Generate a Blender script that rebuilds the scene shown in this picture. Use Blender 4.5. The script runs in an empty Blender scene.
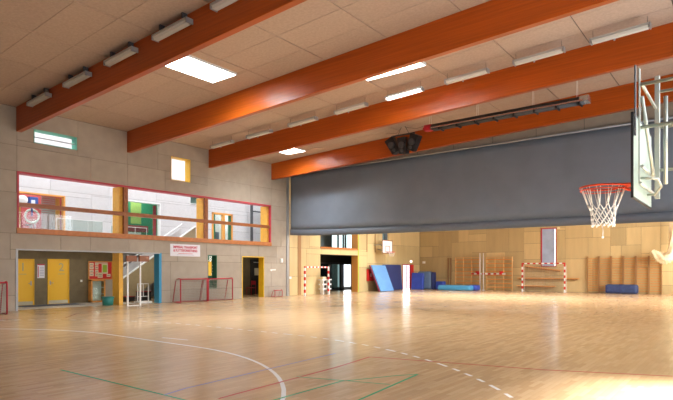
import bpy, bmesh, math, random
from mathutils import Vector, Matrix
rnd = random.Random(7)
SC = bpy.context.scene
COL = SC.collection
PI = math.pi

# ------------------------------------------------------------------ materials
def mat(name, col, rough=.6, metal=0., noise=0., nscale=6., bump=0., coat=0., island=0., spec=.5, stretch=None, emit=None, col2=None):
    m = bpy.data.materials.new(name); m.use_nodes = True
    nt = m.node_tree; N = nt.nodes; L = nt.links
    b = N['Principled BSDF']
    b.inputs['Roughness'].default_value = rough
    b.inputs['Metallic'].default_value = metal
    b.inputs['Specular IOR Level'].default_value = spec
    b.inputs['Coat Weight'].default_value = coat
    b.inputs['Coat Roughness'].default_value = .12
    b.inputs['Base Color'].default_value = (*col, 1)
    out = None
    if noise or col2:
        tc = N.new('ShaderNodeTexCoord'); mp = N.new('ShaderNodeMapping')
        L.new(tc.outputs['Object'], mp.inputs['Vector'])
        if stretch: mp.inputs['Scale'].default_value = stretch
        n = N.new('ShaderNodeTexNoise'); n.inputs['Scale'].default_value = nscale; n.inputs['Detail'].default_value = 5
        L.new(mp.outputs['Vector'], n.inputs['Vector'])
        r = N.new('ShaderNodeValToRGB')
        c2 = col2 or tuple(c*(1-noise) for c in col)
        c1 = col if col2 else tuple(min(1, c*(1+noise)) for c in col)
        r.color_ramp.elements[0].position = .35; r.color_ramp.elements[0].color = (*c2, 1)
        r.color_ramp.elements[1].position = .65; r.color_ramp.elements[1].color = (*c1, 1)
        L.new(n.outputs['Fac'], r.inputs['Fac']); out = r.outputs['Color']
        L.new(out, b.inputs['Base Color'])
        if bump:
            bp = N.new('ShaderNodeBump'); bp.inputs['Strength'].default_value = bump; bp.inputs['Distance'].default_value = .01
            L.new(n.outputs['Fac'], bp.inputs['Height']); L.new(bp.outputs['Normal'], b.inputs['Normal'])
    if island:
        g = N.new('ShaderNodeNewGeometry'); mr = N.new('ShaderNodeMapRange')
        mr.inputs['To Min'].default_value = 1-island; mr.inputs['To Max'].default_value = 1+island
        L.new(g.outputs['Random Per Island'], mr.inputs['Value'])
        hs = N.new('ShaderNodeHueSaturation'); L.new(mr.outputs['Result'], hs.inputs['Value'])
        if out: L.new(out, hs.inputs['Color'])
        else: hs.inputs['Color'].default_value = (*col, 1)
        L.new(hs.outputs['Color'], b.inputs['Base Color'])
    if emit:
        b.inputs['Emission Color'].default_value = (*emit[0], 1); b.inputs['Emission Strength'].default_value = emit[1]
    return m

def glass(name, tint=(1, 1, 1), refl=.06):
    m = bpy.data.materials.new(name); m.use_nodes = True
    nt = m.node_tree; N = nt.nodes; L = nt.links
    N.remove(N['Principled BSDF'])
    t = N.new('ShaderNodeBsdfTransparent'); t.inputs['Color'].default_value = (*tint, 1)
    g = N.new('ShaderNodeBsdfGlossy'); g.inputs['Roughness'].default_value = .02
    lw = N.new('ShaderNodeLayerWeight'); lw.inputs['Blend'].default_value = .5
    pw = N.new('ShaderNodeMath'); pw.operation = 'POWER'; pw.inputs[1].default_value = 5; L.new(lw.outputs['Facing'], pw.inputs[0])
    f = N.new('ShaderNodeMath'); f.operation = 'MULTIPLY_ADD'; f.inputs[1].default_value = .7; f.inputs[2].default_value = refl*.5; L.new(pw.outputs[0], f.inputs[0])
    mx = N.new('ShaderNodeMixShader')
    L.new(f.outputs[0], mx.inputs['Fac']); L.new(t.outputs['BSDF'], mx.inputs[1]); L.new(g.outputs['BSDF'], mx.inputs[2])
    L.new(mx.outputs['Shader'], N['Material Output'].inputs['Surface'])
    return m

def parquet():
    m = bpy.data.materials.new('parquet'); m.use_nodes = True
    nt = m.node_tree; N = nt.nodes; L = nt.links; b = N['Principled BSDF']
    tc = N.new('ShaderNodeTexCoord'); mp = N.new('ShaderNodeMapping'); mp.inputs['Rotation'].default_value = (0, 0, PI/2)
    L.new(tc.outputs['Object'], mp.inputs['Vector'])
    br = N.new('ShaderNodeTexBrick'); br.offset = .37; br.inputs['Scale'].default_value = 1
    br.inputs['Brick Width'].default_value = .48; br.inputs['Row Height'].default_value = .075; br.inputs['Mortar Size'].default_value = .0015
    br.inputs['Color1'].default_value = (.57, .395, .222, 1); br.inputs['Color2'].default_value = (.465, .305, .158, 1); br.inputs['Mortar'].default_value = (.36, .24, .13, 1)
    L.new(mp.outputs['Vector'], br.inputs['Vector'])
    br2 = N.new('ShaderNodeTexBrick'); br2.offset = .5; br2.inputs['Brick Width'].default_value = 3.1; br2.inputs['Row Height'].default_value = .225
    br2.inputs['Scale'].default_value = 1; br2.inputs['Mortar Size'].default_value = 0
    br2.inputs['Color1'].default_value = (.96, .96, .96, 1); br2.inputs['Color2'].default_value = (1.04, 1.03, 1.01, 1)
    L.new(mp.outputs['Vector'], br2.inputs['Vector'])
    n = N.new('ShaderNodeTexNoise'); n.inputs['Scale'].default_value = .6; n.inputs['Detail'].default_value = 6
    L.new(tc.outputs['Object'], n.inputs['Vector'])
    mx = N.new('ShaderNodeMix'); mx.data_type = 'RGBA'; mx.blend_type = 'MULTIPLY'; mx.inputs['Factor'].default_value = 1
    L.new(br.outputs['Color'], mx.inputs['A']); L.new(br2.outputs['Color'], mx.inputs['B'])
    L.new(mx.outputs['Result'], b.inputs['Base Color'])
    mr = N.new('ShaderNodeMapRange'); mr.inputs['To Min'].default_value = .16; mr.inputs['To Max'].default_value = .27
    L.new(n.outputs['Fac'], mr.inputs['Value']); L.new(mr.outputs['Result'], b.inputs['Roughness'])
    b.inputs['Specular IOR Level'].default_value = .62
    bp = N.new('ShaderNodeBump'); bp.inputs['Strength'].default_value = .05; bp.inputs['Distance'].default_value = .004
    L.new(br.outputs['Fac'], bp.inputs['Height']); L.new(bp.outputs['Normal'], b.inputs['Normal'])
    return m

M = dict(
    floor=parquet(),
    panel=mat('grey_beige_wall_board', (.37, .315, .25), .75, noise=.05, nscale=2.5, island=.06, bump=.05),
    tan=mat('tan_plywood_board', (.53, .395, .19), .55, noise=.05, nscale=3, island=.17, stretch=(1, 1, .15)),
    backing=mat('dark_wall_backing', (.10, .08, .06), .9),
    gal=mat('pale_gallery_board', (.62, .60, .60), .8, noise=.03, island=.05),
    olive=mat('dark_olive_wall_board', (.155, .115, .055), .6, noise=.1, nscale=4, island=.1),
    ceil=mat('wood_wool_ceiling_board', (.48, .365, .285), .9, noise=.06, nscale=14, bump=.1, island=.04),
    beam=mat('orange_stained_glulam', (.40, .075, .005), .34, noise=.14, nscale=3.0, stretch=(.15, 1, 6), coat=.10, spec=.3),
    sill=mat('orange_brown_wood', (.42, .14, .03), .4, noise=.12, nscale=8),
    rail=mat('brown_wood', (.30, .10, .03), .4, noise=.1, nscale=8),
    col=mat('golden_yellow_timber', (.78, .42, .05), .5, noise=.05),
    redframe=mat('dark_red_frame', (.45, .03, .05), .5),
    yellow=mat('yellow_paint', (.80, .44, .004), .45),
    ylam=mat('yellow_jamb', (.80, .50, .02), .4),
    blue_j=mat('blue_jamb', (.02, .25, .45), .5),
    green_j=mat('dark_green_paint', (.03, .16, .08), .5),
    teal=mat('mint_green_reveal', (.16, .52, .40), .5),
    tealbin=mat('teal_plastic', (.02, .22, .20), .5),
    red=mat('bright_red', (.60, .015, .015), .4),
    goalred=mat('dark_red_tube', (.42, .012, .03), .4),
    white=mat('white_paint', (.80, .80, .78), .45),
    cream=mat('cream_cloth', (.80, .68, .45), .85, noise=.08, nscale=5),
    creampaper=mat('cream_paper', (.75, .66, .48), .8),
    grey=mat('grey_metal', (.35, .36, .37), .4, metal=.4),
    dgrey=mat('dark_grey_metal', (.06, .06, .065), .45),
    black=mat('black_plastic', (.012, .012, .014), .45),
    curtain=mat('slate_grey_vinyl', (.175, .212, .262), .5, noise=.05, nscale=1.2),
    curt2=mat('slate_grey_hem', (.14, .168, .21), .5),
    galv=mat('galvanised_steel', (.34, .36, .32), .4, metal=.5),
    boardback=mat('pale_green_white_board', (.30, .36, .29), .35),
    diffuser=mat('clear_ribbed_diffuser', (.68, .70, .66), .25),
    lit=mat('lit_tube_diffuser', (.9, .9, .85), .3, emit=((1, .97, .88), 2.5)),
    lampgrey=mat('lamp_housing_grey', (.42, .42, .40), .4),
    matblue=mat('royal_blue_vinyl', (.035, .075, .42), .45, noise=.1, nscale=3),
    matdark=mat('navy_vinyl', (.025, .035, .13), .5),
    matlight=mat('light_blue_vinyl', (.12, .28, .55), .45, noise=.06, nscale=2),
    matgrey=mat('grey_blue_vinyl', (.12, .19, .30), .5),
    crash=mat('sky_blue_vinyl', (.07, .32, .55), .5),
    rolled=mat('dark_blue_cover', (.025, .045, .13), .6, noise=.2, nscale=6),
    wood=mat('orange_pine', (.68, .29, .06), .45, noise=.1, nscale=6),
    dwood=mat('brown_upright_wood', (.34, .18, .065), .5),
    lwood=mat('pale_rung_wood', (.72, .42, .16), .45),
    carpet=mat('blue_grey_carpet', (.07, .085, .12), .95, noise=.15, nscale=30),
    stone=mat('grey_threshold', (.42, .40, .36), .5),
    stairtan=mat('stair_side_board', (.36, .29, .17), .7, noise=.05),
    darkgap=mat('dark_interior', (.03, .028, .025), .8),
    redwall=mat('dark_red_gym_wall', (.33, .03, .035), .7),
    greenwall=mat('green_painted_board', (.02, .23, .11), .6),
    lime=mat('lime_board', (.30, .42, .10), .6),
    orange=mat('orange_door_frame', (.80, .36, .08), .45),
    slats=mat('grey_green_blind', (.28, .34, .33), .6),
    blind=mat('pale_blue_blind', (.36, .45, .62), .7, noise=.1, nscale=1.5),
    net=mat('white_net_cord', (.75, .75, .72), .8),
    gnet=mat('grey_net_cord', (.45, .42, .38), .8),
    rim=mat('orange_red_rim', (.62, .05, .01), .35),
    redline=mat('red_court_line', (.45, .05, .05), .25, spec=.6),
    whiteline=mat('white_court_line', (.82, .82, .80), .25, spec=.6),
    greenline=mat('green_court_line', (.06, .35, .16), .25, spec=.6),
    blueline=mat('blue_court_line', (.24, .24, .42), .25, spec=.6),
    signwhite=mat('sign_white', (.74, .74, .80), .6),
    signred=mat('sign_red_ink', (.50, .03, .07), .6),
    signgrey=mat('sign_grey_ink', (.35, .36, .50), .6),
    numgrey=mat('number_grey_ink', (.42, .36, .16), .5),
    brownbox=mat('brown_wood_block', (.26, .10, .05), .6),
    skin=mat('steel_kickplate', (.45, .40, .28), .35, metal=.3),
    glass=glass('clear_glass'),
    glassg=glass('greenish_glass', (.86, .93, .9)),
    darkglass=glass('dark_tinted_glass', (.35, .42, .40)),
    darkglass2=glass('darkest_tinted_glass', (.10, .13, .14)),
    limegreen=mat('lime_poster', (.32, .50, .04), .7),
    silver=mat('brushed_reflector', (.75, .70, .66), .25, metal=.8),
    outside=mat('pale_outdoor_paving', (.75, .76, .76), .9),
    gymgrey=mat('gym_machine_grey', (.35, .36, .42), .4, metal=.3),
    bluething=mat('gym_blue', (.03, .08, .30), .5),
)

# ------------------------------------------------------------------ mesh helpers
class MB:
    def __init__(s): s.bm = bmesh.new()
    def box(s, x0, x1, y0, y1, z0, z1, m=0):
        v = [s.bm.verts.new(p) for p in ((x0,y0,z0),(x1,y0,z0),(x1,y1,z0),(x0,y1,z0),(x0,y0,z1),(x1,y0,z1),(x1,y1,z1),(x0,y1,z1))]
        for f in ((3,2,1,0),(4,5,6,7),(0,1,5,4),(1,2,6,5),(2,3,7,6),(3,0,4,7)):
            s.bm.faces.new([v[i] for i in f]).material_index = m
        return v
    def hexa(s, pts, m=0):     # 8 points, same order as box
        v = [s.bm.verts.new(p) for p in pts]
        for f in ((3,2,1,0),(4,5,6,7),(0,1,5,4),(1,2,6,5),(2,3,7,6),(3,0,4,7)):
            s.bm.faces.new([v[i] for i in f]).material_index = m
        return v
    def prism(s, poly, axis, a, b, m=0):
        # poly: list of 2D points in the other two axes; extruded along axis from a to b
        def P(p, t):
            return {'x': (t, p[0], p[1]), 'y': (p[0], t, p[1]), 'z': (p[0], p[1], t)}[axis]
        A = [s.bm.verts.new(P(p, a)) for p in poly]; B = [s.bm.verts.new(P(p, b)) for p in poly]
        n = len(poly)
        s.bm.faces.new(A[::-1]).material_index = m; s.bm.faces.new(B).material_index = m
        for i in range(n): s.bm.faces.new([A[i], A[(i+1)%n], B[(i+1)%n], B[i]]).material_index = m
    def tube(s, p, q, r, n=8, m=0, r2=None):
        p = Vector(p); q = Vector(q); d = (q-p)
        if d.length < 1e-6: return
        d.normalize(); u = d.orthogonal().normalized(); w = d.cross(u); r2 = r if r2 is None else r2
        A = [s.bm.verts.new(p+(u*math.cos(2*PI*i/n)+w*math.sin(2*PI*i/n))*r) for i in range(n)]
        B = [s.bm.verts.new(q+(u*math.cos(2*PI*i/n)+w*math.sin(2*PI*i/n))*r2) for i in range(n)]
        s.bm.faces.new(A[::-1]).material_index = m; s.bm.faces.new(B).material_index = m
        for i in range(n):
            f = s.bm.faces.new([A[i], A[(i+1)%n], B[(i+1)%n], B[i]]); f.material_index = m; f.smooth = n > 4
    def path(s, pts, r, n=8, m=0, closed=False):
        pts = [Vector(p) for p in pts]; K = len(pts); rings = []
        for k, p in enumerate(pts):
            a = pts[(k-1) % K] if (closed or k) else p; b = pts[(k+1) % K] if (closed or k < K-1) else p
            d = (b-a).normalized()
            ref = Vector((0, 0, 1)) if abs(d.z) < .9 else Vector((1, 0, 0))
            u = d.cross(ref).normalized(); w = d.cross(u)
            rings.append([s.bm.verts.new(p+(u*math.cos(2*PI*i/n)+w*math.sin(2*PI*i/n))*r) for i in range(n)])
        for k in range(K if closed else K-1):
            A = rings[k]; B = rings[(k+1) % K]
            for i in range(n):
                f = s.bm.faces.new([A[i], A[(i+1)%n], B[(i+1)%n], B[i]]); f.material_index = m; f.smooth = True
        if not closed:
            s.bm.faces.new(rings[0][::-1]).material_index = m; s.bm.faces.new(rings[-1]).material_index = m
    def ball(s, c, r, m=0, sc=(1,1,1)):
        r_ = bmesh.ops.create_uvsphere(s.bm, u_segments=16, v_segments=10, radius=r, matrix=Matrix.Translation(c) @ Matrix.Diagonal((*sc, 1)))
        for v in r_['verts']:
            for f in v.link_faces: f.material_index = m; f.smooth = True
    def net(s, P00, P10, P11, P01, nu, nv, r, m=0, sag=0):
        P00, P10, P11, P01 = map(Vector, (P00, P10, P11, P01))
        def P(u, v):
            p = P00*(1-u)*(1-v)+P10*u*(1-v)+P11*u*v+P01*(1-u)*v
            return p + Vector((0, 0, -sag*math.sin(PI*u)*math.sin(PI*v)))
        for i in range(nu+1):
            for j in range(nv):
                s.tube(P(i/nu, j/nv), P(i/nu, (j+1)/nv), r, 3, m)
        for j in range(nv+1):
            for i in range(nu):
                s.tube(P(i/nu, j/nv), P((i+1)/nu, j/nv), r, 3, m)
    def build(s, name, mats, parent=None, bevel=0, label=None, loc=None):
        bmesh.ops.recalc_face_normals(s.bm, faces=s.bm.faces)
        if loc is not None:
            bmesh.ops.translate(s.bm, verts=s.bm.verts, vec=-Vector(loc))
        me = bpy.data.meshes.new(name); s.bm.to_mesh(me); s.bm.free()
        for m in (mats if isinstance(mats, (list, tuple)) else [mats]): me.materials.append(M[m])
        o = bpy.data.objects.new(name, me); COL.objects.link(o)
        if loc is not None: o.location = loc
        if parent: o.parent = parent
        if bevel:
            b = o.modifiers.new('bevel', 'BEVEL'); b.width = bevel; b.segments = 2; b.limit_method = 'ANGLE'
        if label: o['label'] = label
        return o

def tag(o, label, cat, group=None, kind=None):
    o['label'] = label; o['category'] = cat
    if group: o['group'] = group
    if kind: o['kind'] = kind
    return o
def struct(o, label=None, cat=None):
    o['kind'] = 'structure'
    if label: o['label'] = label
    if cat: o['category'] = cat
    return o
def thing(name, label, cat, loc=(0,0,0), rz=0, group=None):
    o = bpy.data.objects.new(name, None); COL.objects.link(o)
    o.location = loc; o.rotation_euler = (0, 0, rz); o.empty_display_size = .2
    return tag(o, label, cat, group)
def dup(o, parent=None):
    c = o.copy(); COL.objects.link(c)
    if parent: c.parent = parent
    for ch in list(o.children): dup(ch, c)
    return c
def text(s, size, m, parent, loc, rot, name='lettering', bold=0.0, align='CENTER', sx=1.0):
    cu = bpy.data.curves.new('t', 'FONT'); cu.body = s; cu.size = size; cu.align_x = align; cu.align_y = 'CENTER'
    cu.extrude = .002; cu.offset = bold
    t = bpy.data.objects.new('t', cu); COL.objects.link(t)
    bpy.context.view_layer.update()
    me = bpy.data.meshes.new_from_object(t); bpy.data.objects.remove(t)
    o = bpy.data.objects.new(name, me); COL.objects.link(o); me.materials.clear(); me.materials.append(M[m])
    o.parent = parent; o.location = loc; o.rotation_euler = rot; o.scale = (sx, 1, 1)
    return o

def rsub(rects, h):
    out = []
    for (a, b, c, d) in rects:      # u0,u1,v0,v1
        if h[0] >= b or h[1] <= a or h[2] >= d or h[3] <= c: out.append((a, b, c, d)); continue
        u0, u1 = max(a, h[0]), min(b, h[1]); v0, v1 = max(c, h[2]), min(d, h[3])
        if v0 > c: out.append((a, b, c, v0))
        if v1 < d: out.append((a, b, v1, d))
        if u0 > a: out.append((a, u0, v0, v1))
        if u1 < b: out.append((u1, b, v0, v1))
    return out
def rowed(u0, u1, rows, wmin, wmax, breaks={}):
    out = []
    for k in range(len(rows)-1):
        u = u0
        bs = breaks.get(k)
        if bs is None:
            bs = []; u = u0 + rnd.uniform(wmin, wmax)
            while u < u1-wmin*.6: bs.append(u); u += rnd.uniform(wmin, wmax)
        bs = [u0]+[b for b in bs if u0 < b < u1]+[u1]
        for i in range(len(bs)-1): out.append((bs[i], bs[i+1], rows[k], rows[k+1]))
    return out
def split(u0, u1, v0, v1, mx=2.6, mn=.7):
    w, h = u1-u0, v1-v0
    if w <= mx and h <= mx and (rnd.random() < .5 or w*h < 1.6): return [(u0, u1, v0, v1)]
    if w > h*1.1 or (w > mx and h < 1.4*mn*2):
        if w < 2*mn: return [(u0, u1, v0, v1)]
        t = round((u0+w*rnd.uniform(.35, .65))/.3)*.3; t = min(max(t, u0+mn), u1-mn)
        return split(u0, t, v0, v1, mx, mn)+split(t, u1, v0, v1, mx, mn)
    if h < 2*mn: return [(u0, u1, v0, v1)]
    t = round((v0+h*rnd.uniform(.35, .65))/.3)*.3; t = min(max(t, v0+mn), v1-mn)
    return split(u0, u1, v0, t, mx, mn)+split(u0, u1, t, v1, mx, mn)
def facing(mb, axis, p0, p1, rects, holes, gap=.007, m=0):
    for h in holes: rects = rsub(rects, h)
    for (a, b, c, d) in rects:
        if b-a < .03 or d-c < .03: continue
        if axis == 'x': mb.box(p0, p1, a+gap, b-gap, c+gap, d-gap, m)
        else: mb.box(a+gap, b-gap, p0, p1, c+gap, d-gap, m)
def solid(mb, axis, p0, p1, rect, holes, m=0):
    rects = [rect]
    for h in holes: rects = rsub(rects, h)
    for (a, b, c, d) in rects:
        if axis == 'x': mb.box(p0, p1, a, b, c, d, m)
        else: mb.box(a, b, p0, p1, c, d, m)

XL, YF, XR = -22.5, 40.7, 1.4
EX_ = -26.0
def roofz(x): return 7.95 + .037*(x-XL)

# ------------------------------------------------------------------ floor with its court lines
mb = MB()
mb.box(XL-7.6, XR+.3, -3.3, YF+.3, -.2, 0, 0)
def ribbon(pts, w, m, z=.0015, dash=None):
    pts = [Vector((p[0], p[1], 0)) for p in pts]
    # resample
    seg = []
    for a, b in zip(pts, pts[1:]):
        n = max(1, int((b-a).length/.1)); seg += [a.lerp(b, i/n) for i in range(n)]
    seg.append(pts[-1]); d = 0
    for i in range(len(seg)-1):
        a, b = seg[i], seg[i+1]; t = (b-a)
        if t.length < 1e-6: continue
        if dash is None or (d % (2*dash)) < dash:
            nrm = Vector((-t.y, t.x, 0)).normalized()*w/2
            vs = [mb.bm.verts.new(p+Vector((0, 0, z))) for p in (a-nrm, b-nrm, b+nrm, a+nrm)]
            mb.bm.faces.new(vs).material_index = m
        d += t.length
def arc_line(cx0, cx1, cy, r, a0, a1):
    pts = [(cx1+r*math.cos(t), cy+r*math.sin(t)) for t in [a0+(PI/2-a0)*i/24 for i in range(25)]]
    pts += [(cx0+r*math.cos(t), cy+r*math.sin(t)) for t in [PI/2+(a1-PI/2)*i/24 for i in range(25)]]
    return pts
for cy, sgn in ((.92, 1), (39.6, -1)):
    f = lambda P: [(x, cy+(y-cy)*sgn) for x, y in P]
    ribbon(f(arc_line(-12.5, -9.15, cy, 6.0, .0, PI)), .06, 1)
    ribbon(f(arc_line(-12.3, -9.0, cy, 8.75, .15, PI-.15)), .055, 1, dash=.22)
    ribbon(f([(-10.95, cy+6.45), (-10.1, cy+6.55)]), .05, 1)
    ribbon([(-21.5, cy), (-.3, cy)], .05, 1)
ribbon([(-5.3, 4.0), (-5.35, 6.9), (-5.5, 8.07), (-2.57, 8.74), (-.9, 9.4)][1:], .045, 2, .0022)
ribbon([(-5.35, 6.9), (-5.2, 4.3)], .045, 2, .0022)
ribbon([(-8.7, 3.99), (-5.3, 4.0), (-3.9, 4.0)], .04, 3, .0028)
ribbon([(-4.6, 4.5), (-4.62, 6.05), (-4.2, 6.9), (-4.0, 7.17), (-3.78, 5.3), (-3.7, 4.4)], .04, 3, .0028)
ribbon([(-5.35, 5.9), (-3.95, 6.3)], .035, 3, .0028)
ribbon([(-5.9, 4.0), (-6.0, 4.4), (-6.25, 8.0)], .045, 4, .003)
ribbon([(-16.5, 9.8), (-13.8, 14.0)], .04, 2, .0022)
ribbon([(-21.0, 11.2), (-19.6, 9.6), (-18.0, 8.4)], .04, 2, .0022)
ribbon([(-8, 11.5), (-6.5, 15)], .03, 3, .0028)
struct(mb.build('floor', ['floor', 'whiteline', 'redline', 'greenline', 'blueline']))

# ------------------------------------------------------------------ left wall
WT = .42
H = dict(win=(8.66, 22.57, 3.03, 5.46), w1=(9.28, 11.0, 6.68, 7.23), w2=(15.64, 16.79, 6.06, 7.22), rec=(8.64, 15.02, -.3, 2.40),
         gw=(17.9, 18.5, .6, 2.39), yd=(20.28, 22.0, -.3, 2.38), ent=(27.2, 31.5, -.3, 2.65), entu=(27.2, 31.5, 3.12, 5.4),
         ed=(37.8, 39.1, -.3, 2.08), bw=(34.75, 35.5, 3.85, 5.6))
holes = list(H.values())
mb = MB()
solid(mb, 'x', XL-WT, XL-.02, (-3.0, YF, 0, 8.3), [h for k_, h in H.items() if k_ != 'ed']+[(37.8, 39.95, -.3, 2.08)], 2)
rows = [0, .61, 2.02, 3.03, 4.62, 5.46, 6.45, 7.94]
facing(mb, 'x', XL-.03, XL, rowed(-3, 24.2, rows, 1.2, 2.6, {0: [2, 5, 8.6, 15.6, 17.2, 19.6, 22.4], 1: [3, 6, 8.6, 15.6, 18.2, 20.2, 22.6], 4: [3, 6.5, 8.64, 22.6],
       5: [6.4, 8.66, 11.6, 13.33, 15.3, 17.9, 20.9, 22.65], 6: [5, 8.66, 11.04, 13.3, 14.9, 17.9, 20.9, 22.65]}), holes, gap=.0055, m=0)
facing(mb, 'x', XL-.03, XL, split(24.2, YF, 0, 8.0, 2.5, .8), holes, m=1)
struct(mb.build('wall_left', ['panel', 'tan', 'backing']))

# far wall
fw = (-12.26, -11.15, 1.85, 4.72)
mb = MB()
solid(mb, 'y', YF+.02, YF+.3, (XL-.4, XR+.3, 0, 8.9), [fw], 1)
facing(mb, 'y', YF, YF+.03, [p for q in range(8) for p in split(XL+.02+q*2.985, XL+.02+(q+1)*2.985, 0, 7.9, 2.5, .6)], [fw], m=0)
struct(mb.build('wall_back', ['tan', 'backing']))
# right wall, unseen windows placed to light the hall, and end wall behind the camera
rw = [(2.2, 8.6, .0, 2.6), (1.5, 22.5, 3.6, 6.4), (27., 39.5, 1.0, 6.6)]
mb = MB()
solid(mb, 'x', XR+.02, XR+.3, (-3.0, YF+.3, 0, 8.95), rw, 1)
facing(mb, 'x', XR, XR+.03, rowed(-3, YF, [0, 1.2, 2.6, 3.6, 5, 6.4, 8.8], 1.5, 2.6), rw, m=0)
struct(mb.build('wall_right', ['panel', 'backing']))
mb = MB()
solid(mb, 'y', -3.3, -3.02, (XL-.4, XR+.3, 0, 8.9), [], 1)
facing(mb, 'y', -3.03, -3.0, split(XL, XR, 0, 7.9, 2.6, .8), [], m=0)
struct(mb.build('wall_front', ['panel', 'backing']))

# ------------------------------------------------------------------ ceiling
sky = [(-14.95, -13.7, 10.1, 12.12), (-10.8, -8.45, 13.7, 15.72), (-20.2, -18.9, 19.7, 21.6), (-17., -9., 29.5, 31.5)]  # last skylight is unseen, added to light the hall behind the curtain
mb = MB()
xs = [XL-.03, -20.5, -18.1, -15.7, -13.25, -10.8, -8.45, -6.1, -3.9, -1.6, XR]
ys = [-3.0]+[4.08+i*2.33-4.66 for i in range(0, 20)]
ys = [-3.0]+[-.57+1.16375*i for i in range(36)]+[YF]
ys = [y for y in ys if y < YF]+[YF]
rects = [(xs[i], xs[i+1], ys[j], ys[j+1]) for i in range(len(xs)-1) for j in range(len(ys)-1)]
back = [(XL-.45, XR+.3, -3.3, YF+.3)]
for h in sky: rects = rsub(rects, h); back = rsub(back, h)
g = .016
for a, b, c, d in rects:
    if b-a < .05 or d-c < .05: continue
    a += g; b -= g; c += .007; d -= .007
    mb.hexa([(a,c,roofz(a)),(b,c,roofz(b)),(b,d,roofz(b)),(a,d,roofz(a)),(a,c,roofz(a)+.04),(b,c,roofz(b)+.04),(b,d,roofz(b)+.04),(a,d,roofz(a)+.04)], 0)
for a, b, c, d in back:
    mb.hexa([(a,c,roofz(a)+.03),(b,c,roofz(b)+.03),(b,d,roofz(b)+.03),(a,d,roofz(a)+.03),(a,c,roofz(a)+.3),(b,c,roofz(b)+.3),(b,d,roofz(b)+.3),(a,d,roofz(a)+.3)], 1)
struct(mb.build('ceiling', ['ceil', 'backing']))

LIGHTS = []
def area(name, loc, rot, sx, sy, power, col=(1, 1, 1)):
    l = bpy.data.lights.new(name, 'AREA'); l.shape = 'RECTANGLE'; l.size = sx; l.size_y = sy; l.energy = power; l.color = col
    o = bpy.data.objects.new(name, l); COL.objects.link(o); o.location = loc; o.rotation_euler = rot
    return o
# skylights: white shafts through the roof, with daylight above; the last one is added
for i, (a, b, c, d) in enumerate(sky):
    w = thing('skylight', 'x', 'x'); del w['category']; del w['label']
    w.name = 'window_%d' % (i+1); w['kind'] = 'structure'; w.location = ((a+b)/2, (c+d)/2, roofz((a+b)/2))
    cx, cy, cz = w.location
    mb = MB(); t = .03; h = .75
    for (p, q, r_, s_) in ((a, a+t, c, d), (b-t, b, c, d), (a+t, b-t, c, c+t), (a+t, b-t, d-t, d)):
        mb.box(p-cx, q-cx, r_-cy, s_-cy, -.045, h)
    mb.build('window_frame', 'white', w)
    mb = MB(); mb.box(a-cx+t, b-cx-t, c-cy+t, d-cy-t, h-.12, h-.1); mb.build('pane', 'glass', w)
    area('skylight_daylight', (cx, cy, cz+h+.02), (0, 0, 0), b-a, d-c, (1000, 1100, 750, 3500)[i], (.93, .97, 1))

# ------------------------------------------------------------------ beams
BY = [8.63+4.655*k for k in range(-2, 7)]
bl = {0: 'orange-stained timber roof beam nearest the camera, high at upper left', 1: 'orange timber beam just beyond the large square skylight', 2: 'orange timber beam with the long row of lamps in front of it',
      3: 'orange timber beam directly in front of the grey dividing curtain', -2: 'orange timber beam behind the camera', -1: 'orange timber beam overhead of the camera', 4: 'orange timber beam first behind the dividing curtain',
      5: 'orange timber beam second behind the dividing curtain', 6: 'orange timber beam third behind the dividing curtain'}
for k in range(-2, 7):
    y = 8.63+4.655*k
    mb = MB()
    z0, z1 = 6.99, 6.99+.037*(XR-XL)
    x0 = XL
    mb.hexa([(x0, 0, z0), (XR, 0, z1), (XR, .2, z1), (x0, .2, z0), (x0, 0, 7.95), (XR, 0, roofz(XR)), (XR, .2, roofz(XR)), (x0, .2, 7.95)])
    o = mb.build('roof_beam', 'beam', bevel=.012); o.location = (0, y, 0)
    tag(o, bl[k], 'roof beam', 'timber roof beams')

# ------------------------------------------------------------------ gallery behind the left wall
GX = -28.5
gh = [(10.85, 13.3, 3.45, 5.5), (15.9, 19.05, 3.62, 5.68), (23.0, 24.8, 3.05, 5.5), (21.2, 22.0, 5.88, 6.4)]
mb = MB()
solid(mb, 'x', GX-.3, GX-.02, (4, 31.6, 0, 9.6), gh, 1)
facing(mb, 'x', GX-.03, GX, rowed(4, 31.6, [0, 2.9, 4.3, 5.75, 7.2, 8.6, 9.6], 1.8, 3.2), gh, gap=.006, m=0)
struct(mb.build('wall_gallery', ['gal', 'backing']))
mb = MB(); mb.box(GX, XL-WT, 3.8, 4, 0, 9.6); struct(mb.build('wall_gallery_end', 'gal'))
mb = MB(); mb.box(GX, XL-WT, 26.9, 27.05, 0, 2.9); mb.box(GX, EX_-.15, 31.5, 31.65, 3, 9.6)
struct(mb.build('wall_entrance_side', 'gal'))
mb = MB()
solid(mb, 'z' if False else 'x', 0, 0, (0, 0, 0, 0), [])
mb = MB()
for r_ in rsub([(GX, XL-WT, 4, 27.0)], (-27.5, -25.85, 13.9, 19.6)):
    mb.box(r_[0], r_[1], r_[2], r_[3], 2.72, 3.02)
struct(mb.build('floor_gallery', 'gal'))
# gallery roof: white slab with a long rooflight
mb = MB()
for r_ in rsub([(GX-.3, XL-WT, 3.8, 31.65)], (-27.6, -24.2, 6, 30)):
    mb.box(r_[0], r_[1], r_[2], r_[3], 9.6, 9.8)
mb.box(XL-WT-.02, XL-.1, 3.8, 31.65, 8.2, 9.8)
for y in [6+2*i for i in range(13)]: mb.box(-27.6, -24.2, y-.05, y+.05, 9.55, 9.75)
struct(mb.build('ceiling_gallery', 'white'))
for y in (9, 15, 21, 27): area('gallery_daylight', (-25.9, y, 9.9), (0, 0, 0), 3.4, 5.9, 285, (.95, .96, 1))

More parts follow.
